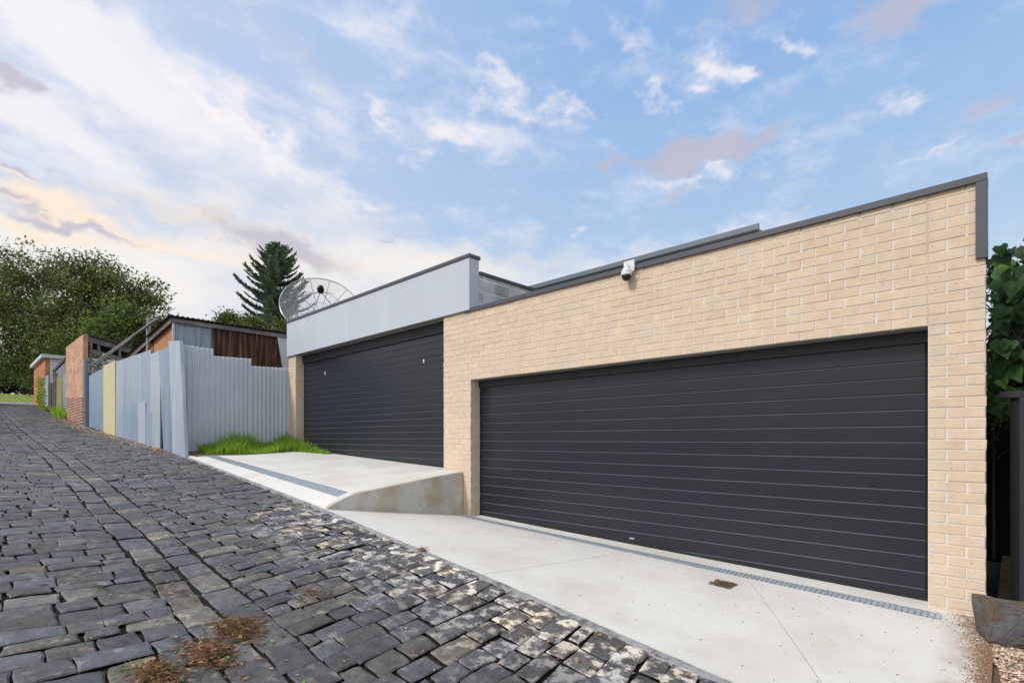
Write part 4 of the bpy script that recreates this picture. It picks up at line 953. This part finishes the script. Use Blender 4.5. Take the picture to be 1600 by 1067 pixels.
# ------------------------------------------------------------------ right side: gravel, boulder, fence, vine
def side_z(x, y): return float(np.interp(y, [2.5, 3.2, D], [lane_z(x), lane_z(x), -1.45]))
struct(sheet(np.linspace(-.104, 5, 20), np.linspace(2.9, 14, 30), lambda x, y: side_z(x, min(y, D))-.005, 's', None).build('garden_soil', M['dirt'], smooth=True))
mb = MB()
ico = [(-1, 0, 0), (1, 0, 0), (0, -1, 0), (0, 1, 0), (0, 0, 1), (0, 0, -.6)]; icf = [(0, 2, 4), (2, 1, 4), (1, 3, 4), (3, 0, 4), (2, 0, 5), (1, 2, 5), (3, 1, 5), (0, 3, 5)]
for _ in range(9000):
    x = -.11+abs(random.gauss(0, .40)); y = random.uniform(3.3, 5.35)
    if x < -.085+.03*math.sin(y*6): continue
    s = random.uniform(.006, .018); z = side_z(x, y)+random.random()*.014+max(0, .024*(1-(x+.11)/.12)); a = random.random()*6.28; ca, sa = math.cos(a), math.sin(a); e = random.uniform(.5, .9)
    k = random.choice((.5, .8, 1.2, 1.7, 2.0))*random.uniform(.8, 1.2); h = random.uniform(0, .12)
    vs = [(x+(p_[0]*ca-p_[1]*e*sa)*s*random.uniform(.8, 1.2), y+(p_[0]*sa+p_[1]*e*ca)*s*random.uniform(.8, 1.2), z+p_[2]*s*.6) for p_ in ico]
    mb.add(vs, icf, (k*(1+h), k, k*(1-h)))
tag(mb.build('gravel', M['gravelstone']), 'loose pale and brown gravel beside the driveway at the right edge', 'gravel', kind='stuff')
# spilled dirt over the concrete edge
mb = MB()
for _ in range(7000):
    y = random.uniform(3.4, D-.02); x = -.10-abs(random.gauss(0, .05+.12*max(0, (y-4.8)))); s = random.uniform(.002, .006); z = rdrive_z(x, y)+.013; a = random.random()*3; k = random.uniform(.4, 1.1)
    mb.add([(x-s, y, z), (x, y-s, z+.002), (x+s, y, z), (x, y+s*.8, z+.003)], [(0, 1, 2, 3)], (k, k*.72, k*.5))
tag(mb.build('spilled_soil', M['gravelstone']), 'brown soil crumbs spilled along the right edge of the concrete', 'soil', kind='stuff')
# boulder
def boulder(cx, cy, cz, sx, sy, sz, rot, lab, seed):
    rs = np.random.RandomState(seed); import bmesh
    bm = bmesh.new()
    for sx_ in (-1, 1):
        for sy_ in (-1, 1):
            for sz_ in (-1, 1):
                for _ in range(3):
                    q = np.array([sx_, sy_, sz_])*rs.uniform([.60, .60, .62], [.98, .98, 1.0]); q[2] -= .05*q[0] if sz_ > 0 else 0; q[0] *= 1-.05*sz_
                    bm.verts.new((q[0]*sx, q[1]*sy, q[2]*sz))
    for _ in range(10):
        q = rs.normal(size=3); q /= np.abs(q).max(); q *= 1.03; bm.verts.new((q[0]*sx, q[1]*sy, (q[2]-(.05*q[0] if q[2] > 0 else 0))*sz))
    h_ = bmesh.ops.convex_hull(bm, input=bm.verts[:]); bmesh.ops.delete(bm, geom=[v for v in h_['geom_interior'] if isinstance(v, bmesh.types.BMVert)], context='VERTS')
    bmesh.ops.triangulate(bm, faces=bm.faces[:]); bmesh.ops.subdivide_edges(bm, edges=bm.edges[:], cuts=3, use_grid_fill=True)
    for v in bm.verts:
        v.co += Vector(rs.normal(size=3))*.0022+v.co.normalized()*.006*math.sin(v.co.x*60+v.co.z*45)*math.sin(v.co.y*50+v.co.z*30)
    bm.transform(Matrix.Rotation(rot, 4, 'Z')); me = bpy.data.meshes.new('boulder'); bm.to_mesh(me); bm.free()
    o = bpy.data.objects.new('boulder', me); COL.objects.link(o); o.location = (cx, cy, cz); me.materials.append(M['rock']); tag(o, lab, 'rock')
boulder(-.03, 5.19, -1.315, .16, .13, .15, .45, 'squarish brown boulder at the foot of the right brick pier', 5)
for i in range(5):
    pass
# dark fence closing the side passage
ff = thing('fence', 'charcoal metal fence and post at the right edge beside the brick garage', 'fence', (.9, 5.95, -1.45))
fx0 = onY(1568, 640, 5.95).x; zt_ = onY(1580, 614, 5.95).z
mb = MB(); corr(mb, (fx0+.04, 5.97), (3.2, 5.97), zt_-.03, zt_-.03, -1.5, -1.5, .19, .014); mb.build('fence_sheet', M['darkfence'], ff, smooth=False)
mb = MB(); mb.box(fx0-.03, 3.2, 5.925, 5.985, zt_-.04, zt_+.015); mb.build('top_rail', mat('weathered_rail', (.04, .037, .033), .8, .3, 6), ff, bevel=.004)
pxx = onY(1595, 700, 5.88).x; mb = MB(); mb.box(pxx-.01, pxx+.06, 5.85, 5.92, -1.5, zt_-.045); mb.build('post', mat('blue_charcoal_post', (.028, .031, .040), .5), ff, bevel=.004)
# vine: large heart shaped leaves
def vine():
    t = thing('vine', 'climbing vine with large dark green heart shaped leaves above the side passage', 'vine', (.6, 7.0, -1.45))
    mb = MB(); hs = MB()
    shape = [(0, -.30), (.30, -.42), (.52, -.12), (.44, .22), (.18, .58), (0, .95), (-.18, .58), (-.44, .22), (-.52, -.12), (-.30, -.42)]
    for i in range(1500):
        y = random.uniform(6.05, 8.2); x = -.1+2.2*random.random()**1.6; zc_ = random.uniform(.25, 1.45+.25*random.random()+.12*(y-6))
        s = random.uniform(.055, .14); nrm = Vector((-.4*random.random()-.1+random.gauss(0, .35), -1+random.gauss(0, .4), .55+random.gauss(0, .4))).normalized()
        dn = Vector((random.gauss(0, .35), -.15, -1)); dn = (dn-nrm*dn.dot(nrm)).normalized(); sd_ = nrm.cross(dn)
        c = Vector((x, y, zc_)); vs = [tuple(c+dn*.12*s)]+[tuple(c+sd_*u*s*1.1+dn*v*s-nrm*(abs(u)*-.35*s+.18*s*max(0, v))) for (u, v) in shape]
        k = random.uniform(.6, 1.5); yl = random.random()
        col = (k*1.0, k, k) if yl > .14 else (k*2.6, k*1.7, k*.9)
        mb.add(vs, [(0, j+1, (j+1) % 10+1) for j in range(10)], col)
        if i % 5 == 0: hs.tube([c, c+Vector((random.gauss(0, .1), .2, -.1)), (x+random.gauss(0, .2), y+.3, zc_-.5)], [.004, .006, .008], 5)
    for k in range(7):
        x = .1+k*.3; hs.tube([(x, 7.2, -1.5), (x+random.gauss(0, .1), 7.1, -.3), (x+random.gauss(0, .2), 7, .6), (x+random.gauss(0, .3), 6.9, 1.3)], [.03, .025, .02, .01], 7)
    mb.build('foliage', M['vineleaf'], t, smooth=False); hs.build('stems', M['bark'], t)
vine()
t = thing('hedge', 'dark dense hedge added behind the vine to block the sky at the end of the side passage', 'hedge', (1.4, 9.6, -1.45)); mb = MB()  # leaf mass added so no bright sky shows behind the vine
for _ in range(240):
    leaves(mb, np.array([RS.uniform(-.15, 3.6), RS.uniform(9.2, 10.2), RS.uniform(-.2, 2.35)])+RS.normal(size=(60, 3))*.2, .06, .7)
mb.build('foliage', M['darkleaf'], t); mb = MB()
for k in range(5): mb.tube([(.1+k*.7, 9.7, -1.5), (.15+k*.7, 9.7, 1.2)], [.05, .02], 6)
mb.build('stems', M['bark'], t)
mb = MB(); mb.box(-.40, 3.4, 9.0, 9.06, -1.55, .35); tag(mb.build('fence', M['darkin']), 'black panel added as shade across the far end of the side passage', 'fence')  # added black panel stands in for the shade down the passage
b = onY(1551, 612, 8.6); t = thing('shrub', 'lime green shrub glimpsed down the dark side passage', 'shrub', (b.x, 8.6, -1.45))
mb = MB(); leaves(mb, np.array(b)+RS.normal(size=(1500, 3))*np.array([.14, .2, .17]), .03, .6); mb.build('foliage', M['limeleaf'], t)
mb = MB(); mb.tube([(b.x, 8.6, -1.45), (b.x, 8.6, b.z)], [.03, .015], 6); mb.build('stem', M['bark'], t)
